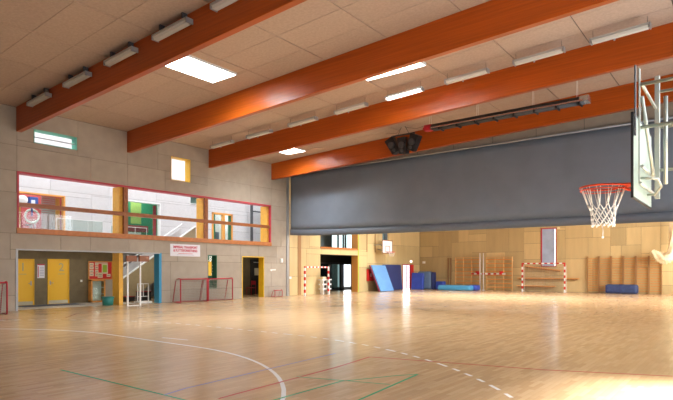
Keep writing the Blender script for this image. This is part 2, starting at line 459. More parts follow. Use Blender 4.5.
# big gallery window
w = thing('window_5', 'x', 'x'); del w['label']; del w['category']; w['kind'] = 'structure'
y0, y1, z0, z1 = H['win']
fx0, fx1 = XL-WT, XL+.02
mb = MB(); t = .07
mb.box(fx0, fx1, y0, y1, z1-t, z1); mb.box(fx0, fx1, y0, y0+t, z0+.2, z1-t); mb.box(XL-.12, fx1, y1-t, y1, z0+.2, z1-t)
mb.build('window_frame', 'redframe', w, label='dark red window frame edge')
mb = MB(); mb.box(fx0, fx1+.03, y0-.02, y1+.02, z0, z0+.22); mb.build('window_sill', 'sill', w, bevel=.01, label='orange-brown timber sill')
mb = MB()
mb.box(XL-.14, XL+.0, y0+t, y1-t, 4.08, 4.25); mb.build('cross_rail', 'rail', w, bevel=.008, label='brown horizontal timber rail')
for y in (13.15, 17.72):
    mb = MB(); mb.box(XL-.14, XL-.005, y, y+.2, z0+.22, z1-t); mb.build('mullion', 'rail', w, bevel=.006)
seg = [(y0+t, 13.15), (13.35, 17.72), (17.92, y1-t)]
for a, b in seg:
    for c, d in ((z0+.22, 4.08), (4.25, z1-t)):
        mb = MB(); mb.box(XL-.08, XL-.07, a, b, c, d); mb.build('pane', 'glass', w)
# golden timber columns
for y, lab in ((13.0, 'golden timber column between the notice board and the stairs'), (17.72, 'golden timber column in the middle of the gallery window'), (22.42, 'golden timber column at the right end of the gallery window')):
    zz = 0 if y < 14 else 3.02
    mb = MB(); mb.box(XL-WT-.32, XL-WT+.25, y, y+.2, zz, 5.4 if y > 14 else 2.4)
    if y < 14: mb.box(XL-WT-.32, XL-WT+.25, y, y+.2, 3.02, 5.4)
    tag(mb.build('timber_column', 'col', bevel=.01), lab, 'column', 'golden timber columns')
# small high windows
def small_win(n, h, rev, pane='glass', th=.05, lab=None):
    w = thing('window_%d' % n, 'x', 'x'); del w['label']; del w['category']; w['kind'] = 'structure'
    a, b, c, d = h; mb = MB(); x0, x1 = XL-WT, XL+.005
    mb.box(x0, x1, a, b, c, c+th*.5); mb.box(x0, x1, a, b, d-th*.5, d); mb.box(x0, x1, a, a+th*.5, c, d); mb.box(x0, x1, b-th*.5, b, c, d)
    mb.build('window_frame', rev, w)
    mb = MB(); mb.box(XL-.2, XL-.19, a+th*.5, b-th*.5, c+th*.5, d-th*.5); mb.build('pane', pane, w)
    return w
w1 = small_win(6, H['w1'], 'teal')
mb = MB(); mb.box(XL-.19, XL-.15, H['w1'][0], H['w1'][1]-.02, 6.93, 6.965); mb.build('glazing_bar', 'grey', w1)
small_win(7, H['w2'], 'ylam')
w = small_win(8, H['gw'], 'green_j')
mb = MB(); mb.box(XL-.14, XL-.10, 17.93, 18.22, 1.3, 2.05); mb.build('yellow_panel', 'yellow', w)
mb = MB(); mb.box(XL-.4, XL-.36, 17.93, 18.47, .63, 2.36); mb.build('backing_panel', 'green_j', w)

# ---- behind gallery back wall: fitness room and green room
def room(name, y0, y1, z0, z1, mats, d=2.2):
    mb = MB()
    mb.box(GX-.3-d, GX-.3-d+.05, y0, y1, z0, z1, 0); mb.box(GX-.3-d, GX-.3, y0-.05, y0, z0, z1, 1); mb.box(GX-.3-d, GX-.3, y1, y1+.05, z0, z1, 1)
    mb.box(GX-.3-d, GX-.3, y0, y1, z0-.05, z0, 2); mb.box(GX-.3-d, GX-.3, y0, y1, z1, z1+.05, 1)
    return struct(mb.build(name, mats))
room('wall_fitness_room', 10.2, 15.2, 3.0, 6.2, ['redwall', 'redwall', 'stone'])
room('wall_green_room', 15.6, 20.9, 3.0, 6.4, ['greenwall', 'greenwall', 'stone'])
room('wall_landing_room', 22.4, 25.6, 3.0, 6.4, ['gal', 'gal', 'stone'])
area('fitness_room_fill', (GX-1.3, 12.4, 6.1), (0, 0, 0), 1.5, 3.5, 170)  # these three room lights are unseen, added to brighten the back rooms
area('green_room_fill', (GX-1.3, 17.9, 6.3), (0, 0, 0), 1.5, 4, 130)
area('landing_room_fill', (GX-1.3, 24, 6.3), (0, 0, 0), 1.5, 2, 120)
def gal_frame(n, h, fm, t=.07):
    w = thing('window_%d' % n, 'x', 'x'); del w['label']; del w['category']; w['kind'] = 'structure'
    a, b, c, d = h; mb = MB(); x0, x1 = GX-.25, GX+.04
    mb.box(x0, x1, a, b, c, c+t); mb.box(x0, x1, a, b, d-t, d); mb.box(x0, x1, a, a+t, c+t, d-t); mb.box(x0, x1, b-t, b, c+t, d-t)
    mb.build('window_frame', fm, w, bevel=.006)
    mb = MB(); mb.box(GX-.12, GX-.11, a+t, b-t, c+t, d-t); mb.build('pane', 'glassg', w)
    return w
gal_frame(9, gh[0], 'orange'); gal_frame(10, gh[1], 'white')
w = gal_frame(11, gh[3], 'white', .05)
mb = MB(); mb.box(GX-.2, GX-.16, 21.22, 21.98, 5.9, 6.38); mb.build('blind', 'slats', w)
# blind and orange curtain in fitness window
mb = MB()
for i in range(18): mb.box(GX-.34, GX-.32, 12.25, 12.95, 3.55+i*.105, 3.62+i*.105)
tag(mb.build('slatted_blind', 'slats'), 'grey-green slatted blind on the right of the fitness room window', 'blind')
mb = MB(); mb.box(GX-.36, GX-.33, 12.96, 13.18, 3.5, 5.4); tag(mb.build('curtain_strip', 'orange'), 'narrow orange curtain at the right edge of the fitness room window', 'curtain')
mb = MB(); mb.box(GX-.40, GX-.28, 10.95, 11.25, 3.5, 4.9); tag(mb.build('door_post', 'orange'), 'upright orange timber post at the left of the fitness room window', 'post')
# fitness machines
def machine(y, lab, s=1.0):
    t_ = thing('exercise_bike', lab, 'exercise machine', (GX-1.0, y, 3.0), 0, 'machines in the fitness room')
    mb = MB(); mb.box(-.1, .1, -.45*s, .45*s, 0, .06); mb.tube((0, -.1, .05), (0, .1, .9), .035); mb.tube((0, .38, .05), (0, .3, 1.15), .035); mb.tube((0, -.4, .1), (0, .35, .5), .03)
    mb.build('frame', 'gymgrey', t_)
    mb = MB(); mb.box(-.1, .1, -.12, .14, .9, .97); mb.build('saddle', 'black', t_, bevel=.02)
    mb = MB(); mb.tube((-.22, .3, 1.15), (.22, .3, 1.15), .02); mb.tube((.22, .3, 1.15), (.22, .12, 1.25), .02); mb.tube((-.22, .3, 1.15), (-.22, .12, 1.25), .02); mb.build('handlebar', 'white', t_)
    mb = MB(); mb.path([(.0, .3+.22*math.cos(a), .35+.22*math.sin(a)) for a in [i*PI/8 for i in range(16)]], .03, closed=True); mb.build('flywheel', 'gymgrey', t_)
machine(11.9, 'grey exercise bike under the white hoop in the upstairs fitness room')
machine(13.1, 'grey exercise bike in front of the slatted blind upstairs')
machine(10.75, 'grey exercise bike by the orange post upstairs')
mb = MB(); mb.path([(GX-.45, 11.85+.33*math.cos(a), 4.35+.33*math.sin(a)) for a in [i*PI/12 for i in range(24)]], .055, closed=True)
tag(mb.build('hoop', 'white'), 'thick white hoop seen in the upstairs fitness room window', 'hoop')
mb = MB(); mb.tube((GX-.45, 11.85, 3.96), (GX-.45, 11.85, 3.0), .03); tag(mb.build('hoop_stand', 'gymgrey'), 'thin grey stand under the white hoop', 'stand')
mb = MB(); mb.ball((GX+.3, 11.1, 5.05), .24); tag(mb.build('globe_lamp', 'white'), 'white globe hanging at the left end of the gallery', 'lamp')
mb = MB(); mb.box(GX+.05, GX+.3, 11.42, 11.85, 4.75, 5.25, 0); mb.box(GX+.06, GX+.32, 11.5, 11.7, 4.85, 5.1, 1); mb.box(GX+.0, GX+.1, 11.6, 11.68, 4.3, 4.75, 0)
tag(mb.build('wall_machine', ['bluething', 'signwhite'], bevel=.03), 'blue and white machine mounted beside the white globe upstairs', 'machine')
for i, y in enumerate((12.35, 12.75)):
    mb = MB(); mb.ball((GX-1.6, y, 4.95), .11, sc=(1, 1.3, .7)); tag(mb.build('wall_lamp', 'white'), ['left of two small white lamps on the red fitness room wall', 'right of two small white lamps on the red fitness room wall'][i], 'lamp', 'small white wall lamps')
# green room boards
mb = MB(); mb.box(GX-1.9, GX-1.85, 18.2, 18.9, 4.5, 5.9); tag(mb.build('lime_board', 'lime'), 'lime green board in the upstairs green room', 'board')
mb = MB(); mb.box(GX-1.9, GX-1.85, 17.6, 19.4, 4.0, 4.4); tag(mb.build('red_board', 'redwall'), 'dark red board below the lime board upstairs', 'board')
mb = MB(); mb.box(GX-1.8, GX-1.7, 17.9, 18.8, 3.01, 3.95); tag(mb.build('white_cabinet', 'white', bevel=.01), 'white cabinet low in the upstairs green room', 'cabinet')
mb = MB(); mb.box(GX-.34, GX-.30, 18.75, 18.95, 3.7, 5.55); tag(mb.build('curtain_strip', 'redframe'), 'narrow red curtain at the right edge of the green room window', 'curtain')
# gallery door (orange frame, two green leaves)
w = thing('door_5', 'x', 'x'); del w['label']; del w['category']; w['kind'] = 'structure'
a, b, c, d = gh[2]; mb = MB()
mb.box(GX-.2, GX+.05, a, a+.12, c, d); mb.box(GX-.2, GX+.05, b-.08, b, c, d); mb.box(GX-.2, GX+.05, a, b, d-.12, d); mb.box(GX-.2, GX+.05, 23.95, 24.1, c, d-.12)
mb.build('door_frame', 'orange', w, bevel=.006)
for y in (23.12, 24.52):
    mb = MB(); mb.box(GX-.15, GX-.05, y, y+.2, c, d-.12); mb.build('door_edge', 'green_j', w)
for p, q in ((23.32, 23.95), (24.1, 24.52)):
    mb = MB(); mb.box(GX-.11, GX-.10, p, q, c, d-.12); mb.build('pane', 'glassg', w)
mb = MB(); mb.box(GX-1.5, GX-1.3, 23.2, 24.7, 3.01, 4.3); tag(mb.build('blue_cupboard', 'matgrey'), 'low blue-grey cupboard behind the glass gallery doors', 'cupboard')
# dark steel post with cross bar
t_ = thing('steel_post', 'dark grey steel post with cross arm at the right end of the gallery', 'post', (GX+.35, 26.3, 3.02))
mb = MB(); mb.box(-.06, .06, -.08, .08, 0, 6.5); mb.build('post', 'dgrey', t_)
mb = MB(); mb.box(-.04, .04, .08, 1.9, 2.75, 2.85); mb.build('cross_arm', 'dgrey', t_)
# glass balustrade along the stairwell, seen low in the gallery window
for i, (a, b, lab) in enumerate(((11.6, 13.85, 'glass balustrade panel on the gallery left of the golden column'), (15.4, 17.6, 'glass balustrade panel in front of the green room window'))):
    t_ = thing('glass_balustrade', lab, 'balustrade', (-25.7 if i == 0 else -27.7, (a+b)/2, 3.02), 0, 'glass balustrades on the gallery')
    hw = (b-a)/2
    mb = MB(); mb.box(-.008, .008, -hw, hw, .05, 1.0); mb.build('glass_panel', 'glassg', t_)
    mb = MB(); mb.tube((0, -hw, 1.02), (0, hw, 1.02), .012)
    for k in range(4): yy = -hw+2*hw*k/3; mb.tube((0, yy, 0), (0, yy, 1.02), .01)
    mb.build('rail', 'white', t_)

# stairs
t_ = thing('staircase', 'white and tan staircase rising right behind the golden column', 'staircase', (-26.6, 14.85, 0))
SL = .67; run = 4.5
mb = MB(); n = 17
for i in range(n):
    y = i*run/n; z = (i+1)*3.02/n
    mb.box(-.66, .66, y, y+run/n+.02, z-.06, z); mb.box(-.66, .66, y, y+.02, z-.18, z-.06)
mb.build('steps', 'stone', t_)
for x, nm, mm in ((.68, 'near_balustrade', 'stairtan'), (-.72, 'far_balustrade', 'gal')):
    mb = MB(); mb.prism([(0, -.0), (0.6, 0.0), (run+.35, SL*(run-.4)-.0), (run+.35, SL*run+1.15), (0, 1.0)], 'x', x-.03, x+.03); o = mb.build(nm, mm, t_)
mb = MB(); mb.hexa([(.62,0,1.0),(.76,0,1.0),(.76,run+.35,SL*run+1.15),(.62,run+.35,SL*run+1.15),(.62,0,1.06),(.76,0,1.06),(.76,run+.35,SL*run+1.21),(.62,run+.35,SL*run+1.21)])
mb.build('near_handrail', 'white', t_)
mb = MB(); mb.tube((-.6, 0, 1.25), (-.6, run+.35, SL*run+1.4), .035); mb.build('far_handrail', 'white', t_)
mb = MB(); mb.prism([(0, -.0), (0.3, 0.0), (run, SL*(run-.35)), (run, SL*(run-.35)+.12), (0, .12)], 'x', -.66, .65); mb.build('soffit', 'dgrey', t_)

# ---- ground floor recess: door wall
DX = -25.7
dh = [(9.62, 10.61, -.1, 2.10), (11.19, 12.18, -.1, 2.12)]
mb = MB()
solid(mb, 'x', DX-.15, DX-.02, (4, 14.4, 0, 2.72), dh, 0)
facing(mb, 'x', DX-.03, DX, rowed(4, 14.4, [0, .62, 2.14, 2.72], 1.0, 2.0), dh, gap=.004, m=0)
struct(mb.build('wall_recess', 'olive'))
mb = MB(); mb.box(DX, XL-WT, 8.3, 8.5, 0, 2.72); struct(mb.build('wall_recess_side', 'olive'))
mb = MB(); mb.box(DX, XL-WT, 15.02, 15.2, 0, 2.72); mb2 = MB()
mb.bm.free(); mb2.box(XL-WT, XL+.005, 14.97, 15.03, 0, 2.4); mb2.box(XL-.06, XL+.01, 14.96, 15.1, 0, 2.42)
struct(mb2.build('trim_1', 'blue_j'))
mb = MB(); mb.box(XL-WT, XL+.01, 8.62, 8.70, 0, 2.4); mb.box(XL-WT, XL+.012, 8.62, 15.02, 2.38, 2.43); struct(mb.build('trim_2', 'grey'))
mb = MB(); mb.box(DX+.02, XL-.6, 8.75, 14.3, .0, .006); struct(mb.build('floor_recess', 'stone'))
for n, (a, b, c, d), num in ((1, dh[0], '1'), (2, dh[1], '2')):
    dn = thing('door_%d' % n, 'yellow door marked %s' % num, 'x', (DX, (a+b)/2, 0)); del dn['category']; dn['kind'] = 'structure'
    hw = (b-a)/2
    mb = MB(); mb.box(-.06, .03, -hw, -hw+.04, 0, d); mb.box(-.06, .03, hw-.04, hw, 0, d); mb.box(-.06, .03, -hw+.04, hw-.04, d-.04, d); mb.build('door_frame', 'yellow', dn)
    mb = MB(); mb.box(-.05, -.005, -hw+.04, hw-.04, .01, d-.04); mb.build('door_leaf', 'yellow', dn)
    mb = MB(); mb.box(-.004, .004, -hw+.06, hw-.06, .02, .18); mb.build('kick_plate', 'skin', dn)
    hs = hw-.13 if n == 1 else -hw+.13
    mb = MB(); mb.tube((0, hs, 1.0), (.05, hs, 1.0), .014); mb.tube((.05, hs-.01, 1.0), (.05, hs+(-.13 if n == 1 else .13), 1.0), .012); mb.box(-.003, .004, hs-.025, hs+.025, .9, 1.1); mb.build('door_handle', 'grey', dn)
    text(num, .52, 'numgrey', dn, (.003, .02 if n == 1 else .14, 1.72), (PI/2, 0, PI/2), 'door_number', .004)
    mb = MB(); mb.box(0, .003, -.15 if n == 1 else -.02, .17 if n == 1 else .30, 1.4, 1.425); mb.build('underline', 'numgrey', dn)
mb = MB(); mb.box(-1.0, 1.0, -.5, .5, 0, .012)
o = mb.build('door_mat', 'carpet'); o.location = (0, 0, 0)
o.location = (-24.9, 11.0, .006); o.scale = (.55, 2.6, 1); tag(o, 'long blue-grey mat in front of the yellow doors', 'mat')
# info sheet between the doors
t_ = thing('notice_sheet', 'small pink and white notice sheet between the two yellow doors', 'notice', (DX+.012, 10.9, 1.55))
mb = MB(); mb.box(-.005, .005, -.16, .16, -.32, .32); mb.build('paper', 'signwhite', t_)
mb = MB(); mb.box(.005, .008, -.16, .16, .27, .32); mb.box(.005, .008, -.14, -.1, -.28, .22); mb.build('red_header', 'signred', t_)
mb = MB()
for i in range(6): mb.box(.005, .008, -.06, .13, .16-i*.075, .19-i*.075)
mb.build('text_rows', 'signgrey', t_)
mb = MB(); mb.box(DX, DX+.02, 12.72, 12.82, 1.02, 1.12); tag(mb.build('light_switch', 'white', bevel=.004), 'small white switch on the dark wall right of door 2', 'switch')
# red notice board
t_ = thing('notice_board', 'red pinboard with papers, right of the yellow doors', 'notice board', (DX+.04, 13.72, 1.58))
mb = MB(); mb.box(-.03, .01, -.6, .6, -.44, .44); mb.build('board', 'red', t_)
mb = MB()
for a, b, c, d in ((-.6, .6, .42, .46), (-.6, .6, -.46, -.42), (-.62, -.58, -.46, .46), (.58, .62, -.46, .46)): mb.box(-.02, .03, a, b, c, d)
mb.build('frame', 'wood', t_)
def paper(y, z, w, h, m='creampaper', lines=3):
    mb = MB(); mb.box(.011, .014, y-w/2, y+w/2, z-h/2, z+h/2, 0)
    for i in range(lines):
        zz = z+h/2-(i+1)*h/(lines+1); mb.box(.014, .016, y-w*.35, y+w*.3, zz-.012, zz+.012, 1)
    mb.build('pinned_paper', [m, 'dgrey'], t_)
for i in range(4): paper(-.46, .30-i*.17, .2, .14, lines=1)
for i in range(4): paper(-.2, .32-i*.18, .17, .15, lines=1)
paper(.22, .08, .32, .5, 'creampaper', 0); paper(-.02, -.24, .26, .26, 'creampaper', 2); paper(.42, -.25, .2, .14, 'creampaper', 1); paper(.12, .37, .5, .05, 'creampaper', 0)
mb = MB(); mb.box(.016, .019, .11, .33, -.1, .28); mb.build('green_poster', 'limegreen', t_)
# display cabinet under the board: wood frame, glass, and pale panel
t_ = thing('display_cabinet', 'narrow wood-framed glass cabinet standing under the red pinboard', 'cabinet', (DX+.25, 13.45, 0))
mb = MB()
for y in (-.36, .30): mb.box(-.2, .1, y, y+.07, 0, 1.12)
mb.box(-.2, .1, -.36, .37, 1.05, 1.12); mb.box(-.2, .1, -.36, .37, 0, .08)
mb.build('frame', 'wood', t_, bevel=.006)
mb = MB(); mb.box(-.2, -.18, -.29, .30, .08, 1.05); mb.build('back_panel', 'white', t_)
mb = MB(); mb.box(.07, .08, -.29, .30, .08, 1.05); mb.build('glass_front', 'glassg', t_)
for z in (.4, .72):
    mb = MB(); mb.box(-.18, .06, -.29, .30, z, z+.02); mb.build('shelf', 'white', t_)
t_ = thing('low_partition', 'low tan wall board between the glass cabinet and the golden column', 'partition', (DX+.2, 14.15, 0))
mb = MB(); mb.box(-.05, .05, -.28, .28, 0, 1.12); mb.build('board', 'panel', t_)
# teal bin
t_ = thing('waste_bin', 'low round teal bin at the foot of the golden column', 'bin', (-22.95, 12.62, 0))
mb = MB(); mb.tube((0, 0, 0), (0, 0, .36), .22, 20, r2=.26); mb.build('bin_body', 'tealbin', t_)
mb = MB(); mb.path([(.265*math.cos(a), .265*math.sin(a), .37) for a in [i*PI/12 for i in range(24)]], .02, closed=True); mb.build('rim', 'tealbin', t_)

# twin white posts with brown blocks
t_ = thing('white_post_stand', 'pair of thin white posts with brown blocks on top, before the stairs', 'stand', (-21.75, 12.9, 0), 0)
P = [(0, 0), (.38, .36)]
for i, (x, y) in enumerate(((0, -.02), (.12, .52))):
    mb = MB(); mb.box(x-.03, x+.03, y-.03, y+.03, 0, 2.28); mb.build('post', 'white', t_)
    mb = MB(); mb.box(x-.06, x+.06, y-.06, y+.42, 1.98, 2.24); mb.build('brown_block', 'brownbox', t_, bevel=.008)
mb = MB(); mb.box(.03, .07, -.02, .52, 0, .03); mb.build('base_bar', 'white', t_)
# white trolley frame
t_ = thing('white_frame_trolley', 'small white tube frame on a base standing in front of the staircase', 'trolley', (-23.3, 14.62, 0))
for y in (-.3, .28):
    mb = MB(); mb.box(-.02, .02, y-.02, y+.02, .05, .95); mb.build('upright', 'white', t_)
mb = MB(); mb.box(-.02, .02, -.3, .28, .91, .95); mb.box(-.02, .02, -.3, .28, .3, .33); mb.box(-.02, .02, -.01, .02, .33, .91); mb.build('cross_bar', 'white', t_)
mb = MB(); mb.box(-.25, .25, -.35, .33, .03, .08); mb.box(-.25, -.2, -.35, .33, 0, .03); mb.box(.2, .25, -.35, .33, 0, .03); mb.build('base', 'white', t_)
# dark items stored under the stairs
for i, (y, h, lab) in enumerate(((15.35, .22, 'low dark storage box under the stairs, nearer the golden column'), (16.0, .45, 'taller dark storage box under the stairs'))):
    mb = MB(); mb.box(-.3, .3, -.25, .25, 0, h, 0); mb.box(-.32, .32, -.27, .27, h, h+.03, 1); o = mb.build('storage_box', ['black', 'redwall']); o.location = (-25.3, y-.4+.3*i, 0); tag(o, lab, 'box', 'boxes under the stairs')

# ---- sign, doorway in yellow, etc
t_ = thing('wall_sign', 'white sign with red lettering under the gallery window', 'sign', (XL+.012, 16.48, 2.59))
mb = MB(); mb.box(-.01, .01, -.9, .9, -.3, .3); mb.build('sign_board', 'signwhite', t_, bevel=.003)
text('IMPERIAL TRANSPORT', .17, 'signred', t_, (.012, 0, .15), (PI/2, 0, PI/2), 'red_lettering', .006, sx=.86)
text('& FLYTTEFORRETNING', .17, 'signred', t_, (.012, 0, -.02), (PI/2, 0, PI/2), 'red_lettering', .006, sx=.82)
for q, (w_, z_) in enumerate(((.43, -.165), (.52, -.23))):
    mb = MB(); mb.box(.0095, .0125, -w_, w_, z_-.011, z_+.011); mb.build('small_print', 'signgrey' if q else 'signred', t_)

a, b, c, d = H['yd']
w = thing('door_3', 'x', 'x'); del w['label']; del w['category']; w['kind'] = 'structure'
mb = MB(); mb.box(XL-WT, XL+.01, a, a+.05, 0, d); mb.box(XL-WT, XL+.01, b-.04, b, 0, d); mb.box(XL-WT, XL+.01, a+.05, b-.04, d-.05, d); mb.build('door_lining', 'ylam', w)
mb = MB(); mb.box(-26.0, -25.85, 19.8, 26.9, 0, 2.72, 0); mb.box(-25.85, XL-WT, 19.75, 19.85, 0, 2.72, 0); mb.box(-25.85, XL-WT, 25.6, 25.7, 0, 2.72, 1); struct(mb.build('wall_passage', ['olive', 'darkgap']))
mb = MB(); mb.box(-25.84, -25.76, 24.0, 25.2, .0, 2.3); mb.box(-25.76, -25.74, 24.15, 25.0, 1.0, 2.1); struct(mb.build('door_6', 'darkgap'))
t_ = thing('passage_poster', 'cream poster inside the yellow-framed doorway', 'poster', (-25.72, 24.6, 1.6))
mb = MB(); mb.box(-.01, .01, -.32, .32, -.35, .12); mb.build('sheet', 'creampaper', t_)
t_ = thing('shelf_rail', 'thin pale rail on the dark wall inside the yellow-framed doorway', 'rail', (-25.72, 24.5, 2.1))
mb = MB(); mb.box(-.01, .04, -.3, .3, -.02, .02); mb.build('bar', 'white', t_)
t_ = thing('red_tube_chair', 'small red tube chair inside the yellow-framed doorway', 'chair', (-25.2, 23.5, 0))
for x in (-.2, .2):
    for y in (-.2, .2):
        mb = MB(); mb.tube((x, y, 0), (x, y, .9 if y > 0 else .45), .014); mb.build('leg', 'goalred', t_)
mb = MB(); mb.box(-.22, .22, -.22, .22, .44, .47); mb.build('seat', 'goalred', t_)
mb = MB(); mb.box(-.2, .2, .19, .215, .65, .9); mb.build('backrest', 'goalred', t_)

# ------------------------------------------------------------------ floorball goals
def small_goal(W, Hh, D, lab, loc, rz, r=.03, nn=20, group='red floorball goals'):
    t_ = thing('floorball_goal', lab, 'goal', loc, rz, group)
    # opening faces +X, origin at front left bottom; width along +Y
    for y in (0, W):
        mb = MB(); mb.path([(0, y, r), (0, y, Hh-.08), (-.02, y, Hh-.02), (-.08, y, Hh)], r); mb.build('post', 'goalred', t_)
        mb = MB(); mb.path([(-.08, y, Hh), (-D*.45, y, Hh-.02), (-D*.62, y, Hh-.12), (-D, y, r)], r*.7); mb.tube((-D, y, r), (0, y, r), r*.7); mb.build('side_frame', 'goalred', t_)
    mb = MB(); mb.tube((-.0, 0, Hh-.03), (-.0, W, Hh-.03), r); mb.build('crossbar', 'goalred', t_)
    mb = MB(); mb.tube((-D, 0, r), (-D, W, r), r*.7); mb.build('base_bar', 'goalred', t_)
    mb = MB(); k = max(6, int(nn*.6))
    mb.net((-.05, 0, Hh-.02), (-.05, W, Hh-.02), (-D*.6, W, Hh-.12), (-D*.6, 0, Hh-.12), nn, 4, .0055)
    mb.net((-D*.6, 0, Hh-.12), (-D*.6, W, Hh-.12), (-D, W, .04), (-D, 0, .04), nn, k, .0055)
    for y in (.01, W-.01): mb.net((-.03, y, .05), (-D*.97, y, .05), (-D*.6, y, Hh-.12), (-.03, y, Hh-.04), 6, k, .0055)
    mb.net((-.35*D, .05, .7), (-.35*D, W-.05, .7), (-.3*D, W-.1, .06), (-.3*D, .1, .06), nn, 8, .005)
    mb.build('net', 'gnet', t_)
    return t_
small_goal(1.6, 1.18, .62, 'red-framed floorball goal against the wall, left of the pair under the sign', (-21.7, 15.62, 0), 0)
small_goal(1.6, 1.18, .62, 'red-framed floorball goal against the wall, right of the pair below the green window', (-21.7, 17.29, 0), 0)
small_goal(1.6, 1.18, .62, 'red floorball goal cut off by the left edge of the photo', (-20.9, 6.12, 0), 0)
small_goal(.62, .42, .3, 'tiny red goal on the floor near the grey curtain rail', (-22.05, 22.45, 0), 0, .02, 6, None)

# marks and conduit on wall between doorway and curtain
mb = MB(); mb.box(XL, XL+.06, 23.9, 24.06, 0, 7.9); tag(mb.build('curtain_rail', 'grey', bevel=.006), 'vertical grey guide rail where the curtain meets the left wall', 'rail')
mb = MB(); mb.box(XL-.005, XL+.10, 23.35, 23.5, 2.05, 2.3); o = mb.build('control_box', 'white', bevel=.01); tag(o, 'small pale control box on the wall beside the curtain rail', 'box')
mb = MB(); mb.box(XL, XL+.03, 22.5, 22.95, 1.58, 1.64); mb.box(XL, XL+.03, 22.5, 22.65, 1.54, 1.60); tag(mb.build('wall_hook_plate', 'white'), 'small white plate on the wall right of the yellow doorway', 'plate')
mb = MB(); mb.box(XL, XL+.02, 24.02+.15, 24.35, 1.05, 1.2); tag(mb.build('socket', 'white'), 'small white socket low beside the curtain rail', 'socket')
mb = MB(); mb.box(XL, XL+.03, 24.95, 25.25, 0, 6.0); struct(mb.build('trim_3', 'dwood'))

# ------------------------------------------------------------------ dividing curtain
t_ = thing('dividing_curtain', 'huge slate-grey dividing curtain hanging across the hall', 'curtain', (0, 24.2, 0))
prof = [(-22.5, 3.76), (-21.0, 3.68), (-19, 3.62), (-16, 3.585), (-12, 3.55), (-8, 3.525), (-4, 3.50), (-2.2, 3.48), (1.2, 3.5)]
def zb(x):
    for (a, za), (b, zb_) in zip(prof, prof[1:]):
        if a <= x <= b: return za+(zb_-za)*(x-a)/(b-a)
    return prof[-1][1]
def cloth(top, bot, name, m, y_off=0, th=.03, nx=150, nz=10, amp=.018):
    mb = MB(); V = []
    for s_ in (0, 1):
        G = []
        for i in range(nx+1):
            x = -22.43+(1.2+22.43)*i/nx; col = []
            for j in range(nz+1):
                z = top(x)+(bot(x)-top(x))*j/nz
                col.append(mb.bm.verts.new((x, y_off+(th if s_ else 0)+amp*math.sin(x*2.65)+.4*amp*math.sin(x*5.9+1), z)))
            G.append(col)
        V.append(G)
    for s_ in (0, 1):
        G = V[s_]
        for i in range(nx):
            for j in range(nz):
                f = mb.bm.faces.new([G[i][j], G[i+1][j], G[i+1][j+1], G[i][j+1]]); f.smooth = True
    for i in range(nx):
        for j in (0, nz): mb.bm.faces.new([V[0][i][j], V[0][i+1][j], V[1][i+1][j], V[1][i][j]])
    for j in range(nz):
        for i in (0, nx): mb.bm.faces.new([V[0][i][j], V[0][i][j+1], V[1][i][j+1], V[1][i][j]])
    return mb.build(name, m, t_)
cloth(lambda x: 7.5, lambda x: zb(x)+.36, 'curtain_sheet', 'curtain')
cloth(lambda x: zb(x)+.36, lambda x: zb(x), 'hem', 'curt2', -.035, .09, 150, 2)
mb = MB(); mb.tube((-22.35, -.05, 7.5), (1.2, -.05, 7.5), .05, 12); mb.build('top_tube', 'grey', t_)
for i in range(12):
    mb = MB(); mb.tube((-21.5+i*2, 0, 7.5), (-21.5+i*2, 0, roofz(-21.5+i*2)), .01, 5); mb.build('hanging_cord', 'dgrey', t_)

mb = MB(); mb.box(XL, XR, 24.35, 24.45, 7.3, 8.95); struct(mb.build('trim_7', 'panel'))
# ------------------------------------------------------------------ fluorescent lamps
def lamp(x, y, dz, lab, lit=False, hang=False):
    xc = x; z = roofz(xc)-dz
    t_ = thing('ceiling_lamp', lab, 'lamp', (xc, y, z), 0, 'fluorescent lamps along the beams')
    t_.rotation_euler = (0, -math.atan(.037), 0)
    mb = MB(); mb.box(-.76, .76, -.11, .11, .02, .07); mb.prism([(-.11, .02), (-.05, -.0), (.05, 0), (.11, .02)], 'x', -.76, .76)
    mb.build('housing', 'lampgrey', t_)
    mb = MB(); mb.prism([(-.10, .0), (-.075, -.07), (.075, -.07), (.10, .0)], 'x', -.72, .72); mb.build('diffuser', 'lit' if lit else 'diffuser', t_)
    for s_ in (-1, 1):
        mb = MB(); mb.box(s_*.76-.02, s_*.76+.02, -.11, .11, -.07, .07); mb.build('end_cap', 'grey', t_)
    if hang:
        for s_ in (-.7, .7):
            mb = MB(); mb.tube((s_, 0, .07), (s_, 0, dz-.01), .006, 5); mb.build('suspension_wire', 'dgrey', t_)
        mb = MB(); mb.ball((-.15, .05, -.10), .03); mb.build('sensor', 'grey', t_)
    else:
        for s_ in (-.5, .5):
            mb = MB(); mb.box(s_-.03, s_+.03, -.03, .12, .07, dz-.002); mb.build('mounting_bracket', 'dgrey', t_)
    return t_
r1 = [-20.2, -17.4, -14.75, -12.2, -9.7]
n1 = ['leftmost lamp mounted against the nearest roof beam, by the left wall', 'second lamp from the left along the nearest roof beam', 'third lamp from the left along the nearest roof beam', 'fourth lamp from the left along the nearest roof beam', 'lamp along the nearest roof beam cut by the top edge of the photo']
for x, l in zip(r1, n1): lamp(x, 8.50, .30, l)
r2 = [-20.3, -17.7, -15.05, -12.5, -10.05, -7.6, -5.2, -2.92]
n2 = ['unlit lamp nearest the left wall in the row before the third beam', 'second lamp from the left wall in the row before the third beam', 'third lamp from the left wall in the row before the third beam', 'unlit lamp just left of the lit lamp',
      'only lit lamp, bright white, before the third beam', 'unlit lamp just right of the lit lamp', 'second unlit lamp right of the lit lamp, above the tube heater', 'unlit lamp nearest the upper right corner of the photo']
for i, (x, l) in enumerate(zip(r2, n2)): lamp(x, 17.0, .30, l, lit=(i == 4), hang=True)

